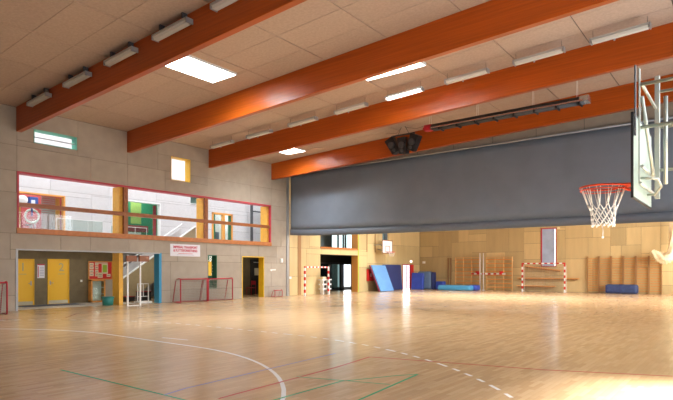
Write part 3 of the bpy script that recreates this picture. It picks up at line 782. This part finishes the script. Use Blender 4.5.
# tube heater
t_ = thing('tube_heater', 'long black suspended tube heater with silver end and red burner', 'heater', (-7.6, 20.3, 7.62))
mb = MB(); mb.prism([(-.24, -.03), (-.11, .15), (.11, .15), (.24, -.03), (.21, -.05), (-.21, -.05)], 'x', -3.0, 3.0); mb.build('reflector', 'black', t_)
mb = MB(); mb.prism([(-.25, -.06), (-.12, .165), (.12, .165), (.25, -.06)], 'x', 2.85, 3.15); mb.box(-3, 3.0, -.25, -.235, -.055, .0); mb.build('end_hood', 'silver', t_)
mb = MB(); mb.tube((-3, -.09, -.06), (3, -.09, -.06), .05); mb.tube((-3, .09, -.06), (3, .09, -.06), .05); mb.build('heating_tube', 'dgrey', t_)
mb = MB()
for i in range(8): x = -2.6+i*.78; mb.box(x-.03, x+.03, -.23, .23, -.14, -.02)
mb.build('bracket', 'black', t_)
mb = MB(); mb.box(-3.35, -3.0, -.14, .14, -.08, .16); mb.box(-3.45, -3.35, -.06, .06, 0, .1); mb.build('burner_box', 'goalred', t_, bevel=.01)
for x in (-3.1, -1, 1.2, 2.75):
    for y in (-.1, .1):
        mb = MB(); mb.tube((x, y, .1), (x, y*.4, roofz(x-7.6)-7.625), .007, 5); mb.build('suspension_chain', 'white', t_)

# speaker cluster
t_ = thing('speaker_cluster', 'cluster of black loudspeakers hanging in front of the grey curtain', 'loudspeakers', (-12.75, 21.5, 7.5))
for i, (x, ry_) in enumerate(((-.56, .45), (0, 0), (.56, -.45))):
    mb = MB()
    mb.hexa([(-.2, -.12, -.40), (.2, -.12, -.40), (.16, .25, -.40), (-.16, .25, -.40), (-.24, -.2, .36), (.24, -.2, .36), (.2, .25, .36), (-.2, .25, .36)])
    o = mb.build('loudspeaker', 'black', t_, bevel=.03); o.location = (x, 0, .0 if i != 1 else -.06); o.rotation_euler = (.1, -ry_, 0)
    mb = MB(); mb.tube((0, -.17, .0), (0, -.24, .0), .15, 16); mb.tube((0, -.15, -.26), (0, -.2, -.26), .08, 12); mb.build('cone', 'dgrey', o)
mb = MB(); mb.box(-.6, .6, -.04, .04, .4, .46); mb.tube((-.3, 0, .45), (-.1, 0, .80), .012); mb.tube((.3, 0, .45), (.1, 0, .80), .012); mb.build('rigging_bar', 'dgrey', t_)
mb = MB(); mb.path([(-.1, 0, .76), (-.5, .2, .62), (-1.2, .4, .74)], .008, 5); mb.path([(.1, 0, .76), (.6, .2, .66), (1.0, .4, .79)], .008, 5); mb.build('cable', 'black', t_)

# ------------------------------------------------------------------ basket near the camera
t_ = thing('practice_basket', 'wall-mounted practice basket with pale backboard in the upper right, nearest the camera', 'basketball hoop', (-.885, 6.4, 0))
bx = 0
mb = MB(); mb.box(-.008, .008, -.6, .6, 2.31, 3.12); mb.build('backboard', 'boardback', t_, bevel=.004)
mb = MB()
for a, b, c, d in ((-.61, -.59, 2.30, 3.13), (.59, .61, 2.30, 3.13), (-.61, .61, 2.30, 2.315), (-.61, .61, 3.115, 3.13)): mb.box(-.014, .009, a, b, c, d)
mb.build('backboard_edge', 'black', t_)
RC = Vector((-.365, -.07, 2.50)); RR = .228
mb = MB(); mb.path([(RC.x+RR*math.cos(a), RC.y+RR*math.sin(a), RC.z) for a in [i*PI/18 for i in range(36)]], .011, 8, closed=True)
mb.path([(RC.x+.985*RR*math.cos(a), RC.y+.985*RR*math.sin(a), RC.z-.035) for a in [i*PI/18 for i in range(36)]], .007, 6, closed=True)
mb.tube((-.03, RC.y-.09, 2.5), (-.18, RC.y-.12, 2.5), .011); mb.tube((-.03, RC.y+.09, 2.5), (-.18, RC.y+.12, 2.5), .011)
mb.tube((-.03, RC.y-.05, 2.42), (-.16, RC.y-.09, 2.47), .009); mb.tube((-.03, RC.y+.05, 2.42), (-.16, RC.y+.09, 2.47), .009)
mb.box(-.14, -.02, RC.y-.08, RC.y+.08, 2.485, 2.51); mb.box(-.04, -.02, RC.y-.1, RC.y+.1, 2.38, 2.53)
mb.build('rim', 'rim', t_)
mb = MB(); n = 12
lv = [(RR*.99, -.01), (.155, .19), (.125, .255), (.118, .315), (.116, .365), (.112, .41)]
def np_(k, i, half=0):
    r_, z = lv[k]; a = 2*PI*(i+half)/n
    return (RC.x+r_*math.cos(a), RC.y+r_*math.sin(a), RC.z-z)
for i in range(n):
    mb.tube(np_(0, i-.18), np_(1, i, .5 if False else 0), .0045, 5); mb.tube(np_(0, i+.18), np_(1, i), .0045, 5)
    for k in range(1, 5):
        h0 = 0 if k % 2 else .5; h1 = .5 if k % 2 else 0
        mb.tube(np_(k, i, h0), np_(k+1, i, h1), .0055, 5); mb.tube(np_(k, i, h0), np_(k+1, i+(1 if h0 else -1)*(0 if False else 1), h1-(0 if h0 else 0)) if h0 else np_(k+1, i-1, h1), .0055, 5)
    q = np_(5, i, .5); mb.ball(q, .010); mb.tube(q, (q[0], q[1], q[2]-.022), .007, 5)
e = Vector((RC.x, RC.y-.02, RC.z-.39)); mb.path([(RC.x+.1, RC.y-.02, RC.z-.41), e, e+Vector((.005, 0, -.10)), e+Vector((0, 0, -.15))], .005, 5); mb.ball(e+Vector((0, 0, -.155)), .013)
mb.build('net', 'net', t_)
for y in (-.58, -.46):
    mb = MB(); xx = .012 if y < -.5 else .03; mb.box(xx, xx+.016, y-.015, y+.015, 2.9 if y < -.5 else 2.45, 3.58); mb.build('upright_rail', 'galv' if y > -.5 else 'dgrey', t_, bevel=.004)
mb = MB(); mb.box(.05, .1, .5, .55, 2.4, 3.78); mb.build('upright_rail', 'galv', t_, bevel=.004)
for (y, z) in ((-.46, 3.42), (-.46, 3.0), (.52, 3.6), (.52, 3.2), (.52, 2.72)):
    mb = MB(); mb.tube((.05, y, z), (2.29, y, z), .018, 8); mb.build('wall_arm', 'galv', t_)
mb = MB(); mb.tube((.06, -.46, 3.42), (.06, .52, 3.42), .016); mb.tube((.06, -.46, 2.62), (.06, .52, 2.62), .016); mb.tube((.05, -.5, 2.45), (.05, .5, 2.45), .016)
mb.tube((.06, -.46, 3.3), (.09, .1, 2.6), .018); mb.tube((.2, .1, 3.42), (.2, .1, 2.5), .02); mb.tube((.35, .52, 3.6), (.35, .52, 2.72), .018); mb.build('cross_brace', 'galv', t_)
mb = MB(); mb.path([(.03, -.35, 2.52), (.18, -.35, 2.5), (.18, -.05, 2.46), (.1, .1, 2.40), (.03, .1, 2.40)], .012); mb.build('rim_bracket', 'galv', t_)
mb = MB(); mb.box(2.24, 2.3, -.7, .75, 2.6, 3.7); mb.build('wall_plate', 'galv', t_)

# ------------------------------------------------------------------ entrance zone (left wall behind the curtain)
a, b, c, d = H['ent']
mb = MB(); mb.box(XL-.02, XL+.03, a, b, 3.04, 3.16); struct(mb.build('trim_4', 'sill'))
mb = MB(); mb.box(XL-.56, XL+.0, b-.03, b+.0, 0, 2.65); mb.box(XL-.56, XL, b-.03, b, 3.12, 5.4); struct(mb.build('trim_5', 'orange'))
mb = MB(); mb.box(XL, XL+.02, b+.0, b+.08, 0, 5.5); struct(mb.build('trim_6', 'limegreen'))
EX = -26.0; EY0, EY1 = 27.05, 36.6
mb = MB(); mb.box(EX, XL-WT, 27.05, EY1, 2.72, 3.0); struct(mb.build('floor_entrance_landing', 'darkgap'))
mb = MB(); mb.box(EX, XL-WT, 27.05, EY1, 6.3, 6.5); struct(mb.build('ceiling_entrance', 'slats'))
mb = MB()
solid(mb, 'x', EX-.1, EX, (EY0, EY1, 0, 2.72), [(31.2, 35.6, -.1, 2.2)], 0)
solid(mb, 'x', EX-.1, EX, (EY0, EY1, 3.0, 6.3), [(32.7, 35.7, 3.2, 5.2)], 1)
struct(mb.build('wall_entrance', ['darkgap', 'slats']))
mb = MB(); mb.box(EX, XL-WT, EY1, EY1+.12, 0, 6.5); struct(mb.build('wall_entrance_end', 'orange'))
w = thing('door_4', 'x', 'x', (EX, 0, 0)); del w['label']; del w['category']; w['kind'] = 'structure'
mb = MB()
for y in (31.2, 32.35, 32.6, 33.9, 34.2, 35.45): mb.box(-.06, .06, y, y+.15, 0, 2.2)
mb.box(-.06, .06, 31.2, 35.6, 2.05, 2.2); mb.box(-.06, .06, 31.2, 35.6, 0, .1); mb.build('door_frame', 'dgrey', w)
for p, q, g_ in ((31.35, 32.35, 'darkglass2'), (32.75, 33.9, 'darkglass'), (34.35, 35.45, 'glass')):
    mb = MB(); mb.box(-.01, .01, p, q, .1, 2.05); mb.build('pane', g_, w)
w = thing('window_12', 'x', 'x', (EX, 0, 0)); del w['label']; del w['category']; w['kind'] = 'structure'
mb = MB()
for y in (32.7, 33.6, 34.3, 34.6, 35.6): mb.box(-.06, .06, y, y+.1, 3.2, 5.2)
mb.box(-.06, .06, 32.7, 35.7, 3.2, 3.28); mb.build('window_frame', 'dgrey', w)
for p, q in ((32.8, 33.6), (33.7, 34.3), (34.4, 34.6), (34.7, 35.6)):
    mb = MB(); mb.box(-.01, .01, p, q, 3.28, 5.2); mb.build('pane', 'glassg', w)
mb = MB(); mb.box(-38, EX-.6, 24, 44, -.02, .0); struct(mb.build('ground', 'outside'))
area('entrance_daylight', (EX-1.6, 36.9, 1.2), (0, -PI/2, 0), 2.3, 2.2, 55)
area('entrance_upper_daylight', (EX-2.2, 37.2, 4.5), (0, -PI/2, 0), 2.4, 4.6, 90)
mb = MB(); mb.box(EX-3.2, EX-3.1, 33.0, 37.6, 0, 2.6); tag(mb.build('hedge_screen', 'slats'), 'grey-green screen seen through the dark entrance glass', 'screen')
# white slatted rack with cloth
t_ = thing('white_slatted_rack', 'stack of white slatted benches beside the striped goal at the entrance', 'rack', (-22.15, 27.25, 0), 0)
for k, (z, w_) in enumerate(((.32, .9), (.62, .95), (.92, 1.0))):
    mb = MB(); mb.box(-.18, .18, -w_/2, w_/2, z, z+.07); mb.build('slat', 'white', t_)
for y in (-.3, .3):
    mb = MB(); mb.box(-.15, .15, y-.03, y+.03, 0, 1.0); mb.build('leg', 'white', t_)
mb = MB(); mb.box(-.12, .12, -.35, .05, .99, 1.15); mb.build('folded_cloth', 'cream', t_, bevel=.03)

# striped goals
def striped(mb, p, q, s_=.09, seg=.2, start=0):
    p = Vector(p); q = Vector(q); Ln = (q-p).length; n = max(1, round(Ln/seg))
    for i in range(n):
        a = p.lerp(q, i/n); b = p.lerp(q, (i+1)/n); h = s_/2
        lo = Vector((min(a.x, b.x), min(a.y, b.y), min(a.z, b.z))); hi = Vector((max(a.x, b.x), max(a.y, b.y), max(a.z, b.z)))
        d_ = (q-p).normalized()
        for k in range(3):
            if abs(d_[k]) < .5: lo[k] -= h; hi[k] += h
        mb.box(lo.x, hi.x, lo.y, hi.y, lo.z, hi.z, (i+start) % 2)
def hgoal(lab, loc, rz, W=3.0, Hh=2.04, netdepth=.9, net=True):
    t_ = thing('handball_goal', lab, 'goal', loc, rz, 'red and white striped goals')
    for x in (0, W):
        mb = MB(); striped(mb, (x, 0, 0), (x, 0, Hh), start=1); mb.build('post', ['red', 'white'], t_)
    mb = MB(); striped(mb, (-.045, 0, Hh+.04), (W+.045, 0, Hh+.04), start=0); mb.build('crossbar', ['red', 'white'], t_)
    if net:
        for x in (0, W):
            mb = MB(); mb.tube((x, .05, .02), (x, netdepth, .02), .015); mb.tube((x, netdepth, .02), (x, .35, Hh-.1), .012); mb.build('stay', 'white', t_)
        mb = MB(); mb.net((0, .05, Hh), (W, .05, Hh), (W, netdepth*.5, Hh*.9), (0, netdepth*.5, Hh*.9), 24, 4, .002, sag=.02)
        mb.net((0, netdepth*.5, Hh*.9), (W, netdepth*.5, Hh*.9), (W, netdepth, .04), (0, netdepth, .04), 24, 14, .002)
        mb.build('net', 'net', t_)
    return t_
hgoal('red and white striped handball goal against the far wall, in front of the benches', (-13.33, 39.75, 0), 0, netdepth=.5)
hgoal('smaller-looking striped goal at the left wall beside the dark entrance', (-21.55, 24.55, 0), math.radians(97), W=2.75, Hh=1.74, net=False)

# basket over the mats
t_ = thing('wall_basket', 'white backboard with red ring on the left wall above the blue mats', 'basketball hoop', (-21.6, 34.05, 0))
mb = MB(); mb.box(-.02, .02, -.7, .7, 2.85, 3.85); mb.build('backboard', 'white', t_)
mb = MB()
for a, b, c, d in ((-.7, .7, 3.80, 3.86), (-.7, .7, 2.84, 2.90), (-.72, -.66, 2.84, 3.86), (.66, .72, 2.84, 3.86), (-.3, .3, 3.38, 3.43), (-.3, -.25, 2.98, 3.43), (.25, .3, 2.98, 3.43), (-.3, .3, 2.95, 3.0)):
    mb.box(.02, .03, a, b, c, d)
mb.build('red_marking', 'brownbox', t_)
mb = MB(); mb.path([(.4+.23*math.cos(a), .23*math.sin(a), 2.95) for a in [i*PI/10 for i in range(20)]], .02, closed=True); mb.box(.02, .2, -.05, .05, 2.93, 2.97); mb.build('rim', 'red', t_)
mb = MB()
for i in range(10):
    a = i*PI/5; mb.tube((.4+.23*math.cos(a), .23*math.sin(a), 2.95), (.4+.13*math.cos(a+.3), .13*math.sin(a+.3), 2.6), .006, 4)
mb.build('net', 'net', t_)
mb = MB(); mb.tube((-.02, -.5, 3.5), (-.88, -.5, 3.5), .03); mb.tube((-.02, .5, 3.5), (-.88, .5, 3.5), .03); mb.tube((-.02, 0, 3.0), (-.88, 0, 3.2), .03); mb.build('wall_arm', 'grey', t_)
small = [(32.6, 'thin dark climbing rail on the left wall, nearer the entrance'), (33.7, 'thin dark climbing rail on the left wall, nearer the backboard')]
for y, l in small:
    mb = MB(); mb.box(XL, XL+.05, y, y+.05, 2.95, 4.8); tag(mb.build('climbing_rail', 'dwood'), l, 'rail', 'climbing rails')
w = small_win(13, H['bw'], 'grey', 'glassg')
mb = MB(); mb.box(XL-.36, XL-.32, 34.78, 35.47, 3.9, 5.55); mb.build('blind', 'blind', w)

# red hydrant cabinet
t_ = thing('hydrant_cabinet', 'red fire hose cabinet on the wall left of the leaning mats', 'cabinet', (XL+.082, 32.98, 1.22))
mb = MB(); mb.box(-.08, .08, -.4, .4, -.44, .44); mb.build('cabinet_body', 'red', t_, bevel=.01)
mb = MB(); mb.box(.08, .085, -.1, .02, -.12, .12); mb.build('white_symbol', 'white', t_)
mb = MB(); mb.box(.08, .1, .3, .33, -.06, .06); mb.build('handle', 'grey', t_)

# leaning mats
def slab(name, m, L_, Hh, th, parent=None, edge=None, bevel=.03):
    mb = MB(); mb.box(-th/2, th/2, 0, L_, 0, Hh)
    return mb.build(name, m, parent, bevel=bevel)
t_ = thing('gym_mat', 'navy blue gym mat standing against the left wall, behind the light blue one', 'gym mat', (-22.15, 34.55, .02), 0, 'standing gym mats')
o = slab('mat_cover', 'matdark', 2.5, 2.0, .2, t_); o.rotation_euler = (0, math.radians(-4), 0)
t_ = thing('gym_mat', 'light blue gym mat with red underside leaning against the navy mat', 'gym mat', (-21.45, 32.6, .03), 0, 'standing gym mats')
mb = MB()
# leaning slab, bottom forward of top, sheared along the wall
def lean(mb, off, th, m):
    mb.hexa([(0+off, .1, 0), (th+off, .1, 0), (th+off, 1.9, 0), (0+off, 1.9, 0), (-.75+off, -.05, 1.93), (-.75+th+off, -.05, 1.93), (-.75+th+off, 1.85, 1.93), (-.75+off, 1.85, 1.93)], m)
lean(mb, 0, .06, 0); mb.build('red_underside', 'red', t_)
mb = MB(); lean(mb, .06, .12, 0); mb.build('mat_cover', 'matlight', t_, bevel=.02)
mb = MB(); lean(mb, -.06, .055, 0); mb.build('dark_edge', 'matdark', t_)
# emergency door
w = thing('door_7', 'x', 'x', (XL, 0, 0)); del w['label']; del w['category']; w['kind'] = 'structure'
mb = MB(); mb.box(-.06, .02, 37.8, 37.88, 0, 2.08); mb.box(-.06, .02, 39.02, 39.1, 0, 2.08); mb.box(-.06, .02, 37.88, 39.02, 2.0, 2.08); mb.box(-.06, .0, 38.42, 38.48, 0, 1.98); mb.build('door_frame', 'redframe', w)
for p, q in ((37.9, 38.42), (38.48, 39.0)):
    mb = MB(); mb.box(-.03, -.02, p, q, .05, 1.98); mb.build('pane', 'glass', w)
mb = MB(); mb.box(.02, .06, 39.12, 39.55, .05, 2.05); mb.build('open_leaf', 'red', w)
area('emergency_door_daylight', (XL-1.2, 40.3, 1.2), (0, -PI/2, 0), 2.4, 1.7, 45)
mb = MB(); mb.box(XL, XL+.05, 39.05, 39.3, 2.25, 2.4); tag(mb.build('exit_light', 'lit', bevel=.01), 'small glowing exit light above the red emergency door', 'light')
mb = MB(); mb.box(XL+.3, XL+.55, YF-.08, YF, 2.15, 2.35); tag(mb.build('wall_speaker', 'white', bevel=.01), 'small white box on the far wall near the left corner', 'box')

# upright mats in the corner
t_ = thing('gym_mat', 'bright royal blue mat standing left in the far corner', 'gym mat', (-22.15, 38.6, .0), 0, 'corner mats')
mb = MB(); mb.hexa([(0, 0, 0), (1.0, .1, 0), (1.0, .38, 0), (0, .28, 0), (.06, 0, 1.38), (1.05, .1, 1.34), (1.05, .38, 1.34), (.06, .28, 1.38)]); mb.build('mat_cover', 'matblue', t_, bevel=.04)
t_ = thing('gym_mat', 'grey-blue rounded mat standing behind the royal blue mat in the corner', 'gym mat', (-21.95, 39.3, 0), 0, 'corner mats')
mb = MB(); mb.box(0, 1.2, 0, .45, 0, 1.48); mb.build('mat_cover', 'matgrey', t_, bevel=.12)
t_ = thing('gym_mat', 'navy mat edge standing at the right of the corner mats', 'gym mat', (-20.72, 39.4, 0), 0, 'corner mats')
mb = MB(); mb.box(0, .16, 0, .6, 0, 1.42); mb.build('mat_cover', 'matdark', t_, bevel=.05)
t_ = thing('gym_mat', 'low dark blue mat between the corner mats and the sky-blue crash mat', 'gym mat', (-20.5, 39.75, 0), 0, 'corner mats')
mb = MB(); mb.box(0, .6, 0, .7, 0, .66); mb.build('mat_cover', 'matblue', t_, bevel=.06)
t_ = thing('crash_mat', 'long sky-blue crash mat lying on the floor before the climbing frames', 'crash mat', (-19.45, 38.4, 0))
mb = MB(); mb.box(-.2, 2.6, 0, 1.25, 0, .40); mb.build('mat_cover', 'crash', t_, bevel=.13)
mb = MB(); mb.box(1.9, 2.85, .6, 1.35, .02, .42); mb.build('blue_strap_cover', 'matblue', t_, bevel=.08)
# pole near corner
mb = MB(); mb.box(XL+2.68, XL+2.76, YF-.1, YF, 0, 2.6); mb.box(XL+2.9, XL+2.96, YF-.1, YF, 0, 2.6); tag(mb.build('wall_post', 'dwood'), 'thin brown double post on the far wall left of the climbing frames', 'post')

# climbing frames
def climb(x0, x1, lab):
    t_ = thing('wall_ladder', lab, 'climbing frame', (x0, YF-.22, 0), 0, 'wooden climbing frames')
    W = x1-x0; n = 3
    for i in range(n+1):
        x = W*i/n; mb = MB(); q = .03 if i in (0, n) else .016; mb.box(x-q, x+q, -.04, .04, 0, 2.58); mb.build('upright', 'lwood', t_)
    for k in range(8):
        z = .25+k*.31; mb = MB(); mb.box(0, W, -.045, .045, z-.035, z+.035); mb.build('rung', 'wood', t_)
    mb = MB(); mb.box(-.03, W+.03, -.05, .05, 2.58, 2.62); mb.box(0, .05, 0, .22, 2.3, 2.35); mb.box(W-.05, W, 0, .22, 2.3, 2.35); mb.build('top_bar', 'lwood', t_)
climb(-19.05, -16.95, 'wooden climbing frame left of the two white poles')
climb(-16.4, -14.35, 'wooden climbing frame right of the two white poles')
for i, x in enumerate((-16.83, -16.55)):
    mb = MB(); mb.tube((x, YF-.5, 0), (x, YF-.5, 2.93), .032, 10, 0); mb.tube((x, YF-.5, 0), (x, YF-.5, .04), .09, 12, 0); tag(mb.build('white_pole', 'white'), ['left white pole between the climbing frames', 'right white pole between the climbing frames'][i], 'pole', 'white poles')
t_ = thing('striped_bar', 'red and white striped bar hung across the climbing frames', 'bar', (-17.6, YF-.36, 1.3))
mb = MB(); striped(mb, (0, 0, 0), (2.75, 0, 0), .11, .23); mb.build('bar', ['red', 'white'], t_)
for x in (.5, 2.45):
    mb = MB(); mb.box(x-.14, x+.14, -.05, .08, .05, .2); mb.build('red_clamp', 'red', t_)

# benches hung on the far wall
def bench(lab, x0, x1, z0, z1, y=YF-.35, d=.24):
    t_ = thing('gym_bench', lab, 'bench', (x0, y, z0), 0, 'wooden gym benches')
    L_ = math.hypot(x1-x0, z1-z0); t_.rotation_euler = (0, -math.atan2(z1-z0, x1-x0), 0)
    mb = MB(); mb.box(0, L_, -d/2, d/2, -.03, .03); mb.build('bench_top', 'wood', t_, bevel=.006)
    mb = MB(); mb.box(.1, L_-.1, -.02, .02, -.12, -.03); mb.build('beam', 'dwood', t_)
    for x in (.25, L_-.35):
        mb = MB(); mb.box(x, x+.08, -d/2, d/2+.03, -.14, -.03); mb.build('foot', 'dwood', t_)
        mb = MB(); mb.box(x+.02, x+.06, 0, YF-y-.003, -.05, -.03); mb.build('wall_bracket', 'grey', t_)
bench('wooden bench slanting across the wall inside the far goal', -13.35, -10.7, 1.9, 1.55)
bench('long wooden bench hung level on the wall behind the far goal', -13.95, -9.55, .98, .98, y=YF-.2, d=.2)
bench('lowest wooden bench behind the far goal near the floor', -14.0, -11.15, .40, .40, y=YF-.2, d=.2)
# far wall window
w = thing('window_14', 'x', 'x', (0, YF, 0)); del w['label']; del w['category']; w['kind'] = 'structure'
a, b, c, d = fw
mb = MB(); mb.box(a, a+.07, -.03, .2, c, d); mb.box(b-.06, b, -.03, .2, c, d); mb.box(a, b, -.03, .2, d-.07, d); mb.box(a, b, -.03, .2, c, c+.05); mb.build('window_frame', 'redframe', w)
mb = MB(); mb.box(a+.07, b-.16, .05, .07, c+.05, d-.07); mb.build('blind', 'blind', w)
mb = MB(); mb.box(a+.07, b-.06, .12, .13, c+.05, d-.07); mb.build('pane', 'glass', w)
area('far_window_daylight', ((a+b)/2, YF+.6, (c+d)/2), (-PI/2, 0, 0), 1.4, 3.0, 60)
mb = MB(); mb.box(b+.05, b+.25, YF-.06, YF, 4.62, 4.75); tag(mb.build('wall_lamp', 'cream'), 'tiny cream fitting on the wall right of the far window', 'lamp')

# wall bars
def bars(x, lab):
    t_ = thing('wall_bars', lab, 'wall bars', (x, YF-.12, 0), 0, 'wall bars on the far wall'); W = .745
    for xx in (.025, W-.025):
        mb = MB(); mb.box(xx-.022, xx+.022, -.08, .1, 0, 2.55); mb.build('upright', 'dwood', t_)
    for k in range(14):
        z = .18+k*.17; mb = MB(); mb.box(.04, W-.04, -.055, -.02, z-.02, z+.02); mb.build('rung', 'wood', t_)
    return t_
b0 = bars(-9.02, 'leftmost section of the wall bars')
for i, l in enumerate(('second section of the wall bars from the left', 'third section of the wall bars from the left, behind the rolled blue mat', 'fourth section of the wall bars from the left', 'fifth section of the wall bars, left of the hanging cream net bundle', 'rightmost section of the wall bars, under the cream bundle')):
    c = dup(b0); c.location.x = -9.02+.76*(i+1); c['label'] = l
t_ = thing('rolled_mat', 'dark blue rolled mat lying before the wall bars', 'rolled mat', (-7.75, 40.2, 0))
mb = MB(); mb.box(0, 1.95, -.3, .3, 0, .62); mb.build('mat_cover', 'rolled', t_, bevel=.14)
mb = MB(); mb.box(.03, .08, -.305, .305, .05, .57); mb.box(.9, .96, -.306, .306, .01, .63); mb.build('strap', 'matdark', t_)
# cream cloth bundle hanging from a rope
t_ = thing('cloth_bundle', 'gathered cream cloth hanging at the right edge above the wall bars', 'cloth', (-4.35, 39.6, 2.5))
mb = MB()
pts = [(-.62, 0, .28), (-.45, 0, .15), (-.2, 0, -.05), (.05, 0, -.15), (.3, 0, -.1), (.48, 0, .15), (.58, 0, .8), (.62, 0, 1.4), (.62, 0, 2.1)]
def cr(P, n):
    P = [Vector(p) for p in P]; P = [P[0]]+P+[P[-1]]; out = []
    for i in range(1, len(P)-2):
        for j in range(n):
            t = j/n; a, b, c, d = P[i-1], P[i], P[i+1], P[i+2]
            out.append(.5*((2*b)+(c-a)*t+(2*a-5*b+4*c-d)*t*t+(3*b-a-3*c+d)*t**3))
    return out+[P[-2]]
C = cr(pts, 8); rings = []
for k, p in enumerate(C):
    u = k/(len(C)-1); r_ = .13+.16*math.sin(PI*min(1, u*1.5))+.05*math.sin(k*2.1)*(1-u)+.14*u
    a = C[max(0, k-1)]; b = C[min(len(C)-1, k+1)]; d = (b-a).normalized(); w_ = Vector((0, 1, 0)); uu = d.cross(w_).normalized()
    rings.append([mb.bm.verts.new(p+(uu*math.cos(t)+w_*math.sin(t))*r_*(1+.13*math.cos(5*t+k*.35))) for t in [i*PI/12 for i in range(24)]])
for A, B in zip(rings, rings[1:]):
    for i in range(24): f = mb.bm.faces.new([A[i], A[(i+1)%24], B[(i+1)%24], B[i]]); f.smooth = True
mb.bm.faces.new(rings[0][::-1]); mb.bm.faces.new(rings[-1]); mb.build('gathered_cloth', 'cream', t_)
mb = MB(); mb.tube((.62, 0, 2.1), (.62, 0, roofz(-3.7)-2.51), .02, 6); mb.tube((-.55, 0, .3), (-.55, .9, .45), .012, 6); mb.build('rope', 'cream', t_)

# unseen right wall windows added to light the hall: frames, panes and area lights
for n, (a, b, c, d), P, col in ((15, rw[0], 300, (1, .98, .94)), (16, rw[1], 720, (.88, .94, 1)), (17, rw[2], 2300, (1, .96, .88))):
    w = thing('window_%d' % n, 'x', 'x', (XR, 0, 0)); del w['label']; del w['category']; w['kind'] = 'structure'
    mb = MB(); k = max(1, round((b-a)/2.1))
    for i in range(k+1): y = a+(b-a-.08)*i/k; mb.box(0, .2, y, y+.08, c, d)
    mb.box(0, .2, a, b, c, c+.08); mb.box(0, .2, a, b, d-.08, d); mb.build('window_frame', 'white', w)
    mb = MB(); mb.box(.1, .11, a, b, c, d); mb.build('pane', 'glass', w)
    area('side_fill_light', (XR+.5, (a+b)/2, (c+d)/2), (0, PI/2, 0), d-c, b-a, P, col)
l_ = area('floor_patch_light', (XR+.7, 6.4, 2.3), (0, math.radians(42), 0), .8, 4.6, 800, (1, .98, .95)); l_.data.spread = math.radians(42)  # added narrow beam, tilted down to brighten a patch of floor
area('recess_fill_light', (-24.2, 11.4, 2.70), (0, 0, 0), .6, 4.2, 27, (1, .93, .8))  # added unseen fill that brightens the door recess
area('passage_fill_light', (-24.6, 23.2, 2.68), (0, 0, 0), .3, 2.0, 14, (1, .93, .8))  # added to brighten the passage inside the yellow frame
area('stair_fill_light', (-24.3, 16.5, 2.70), (0, 0, 0), .6, 2.0, 38, (1, .95, .8))  # added to brighten the stair side, no fitting there

# ------------------------------------------------------------------ world
wd = bpy.data.worlds.new('world'); SC.world = wd; wd.use_nodes = True
bg = wd.node_tree.nodes['Background']; bg.inputs['Color'].default_value = (.86, .92, 1, 1); bg.inputs['Strength'].default_value = 2.0

# ------------------------------------------------------------------ camera
cam = bpy.data.cameras.new('camera'); co = bpy.data.objects.new('camera', cam); COL.objects.link(co)
co.location = (0, 0, 1.6); co.rotation_euler = (PI/2, 0, math.radians(37.86))
cam.sensor_width = 36; cam.lens = 530/673*36; cam.shift_y = 70/673; cam.clip_end = 200
SC.camera = co
SC.view_settings.view_transform = 'Standard'; SC.view_settings.look = 'None'; SC.view_settings.exposure = .22; SC.view_settings.gamma = 1
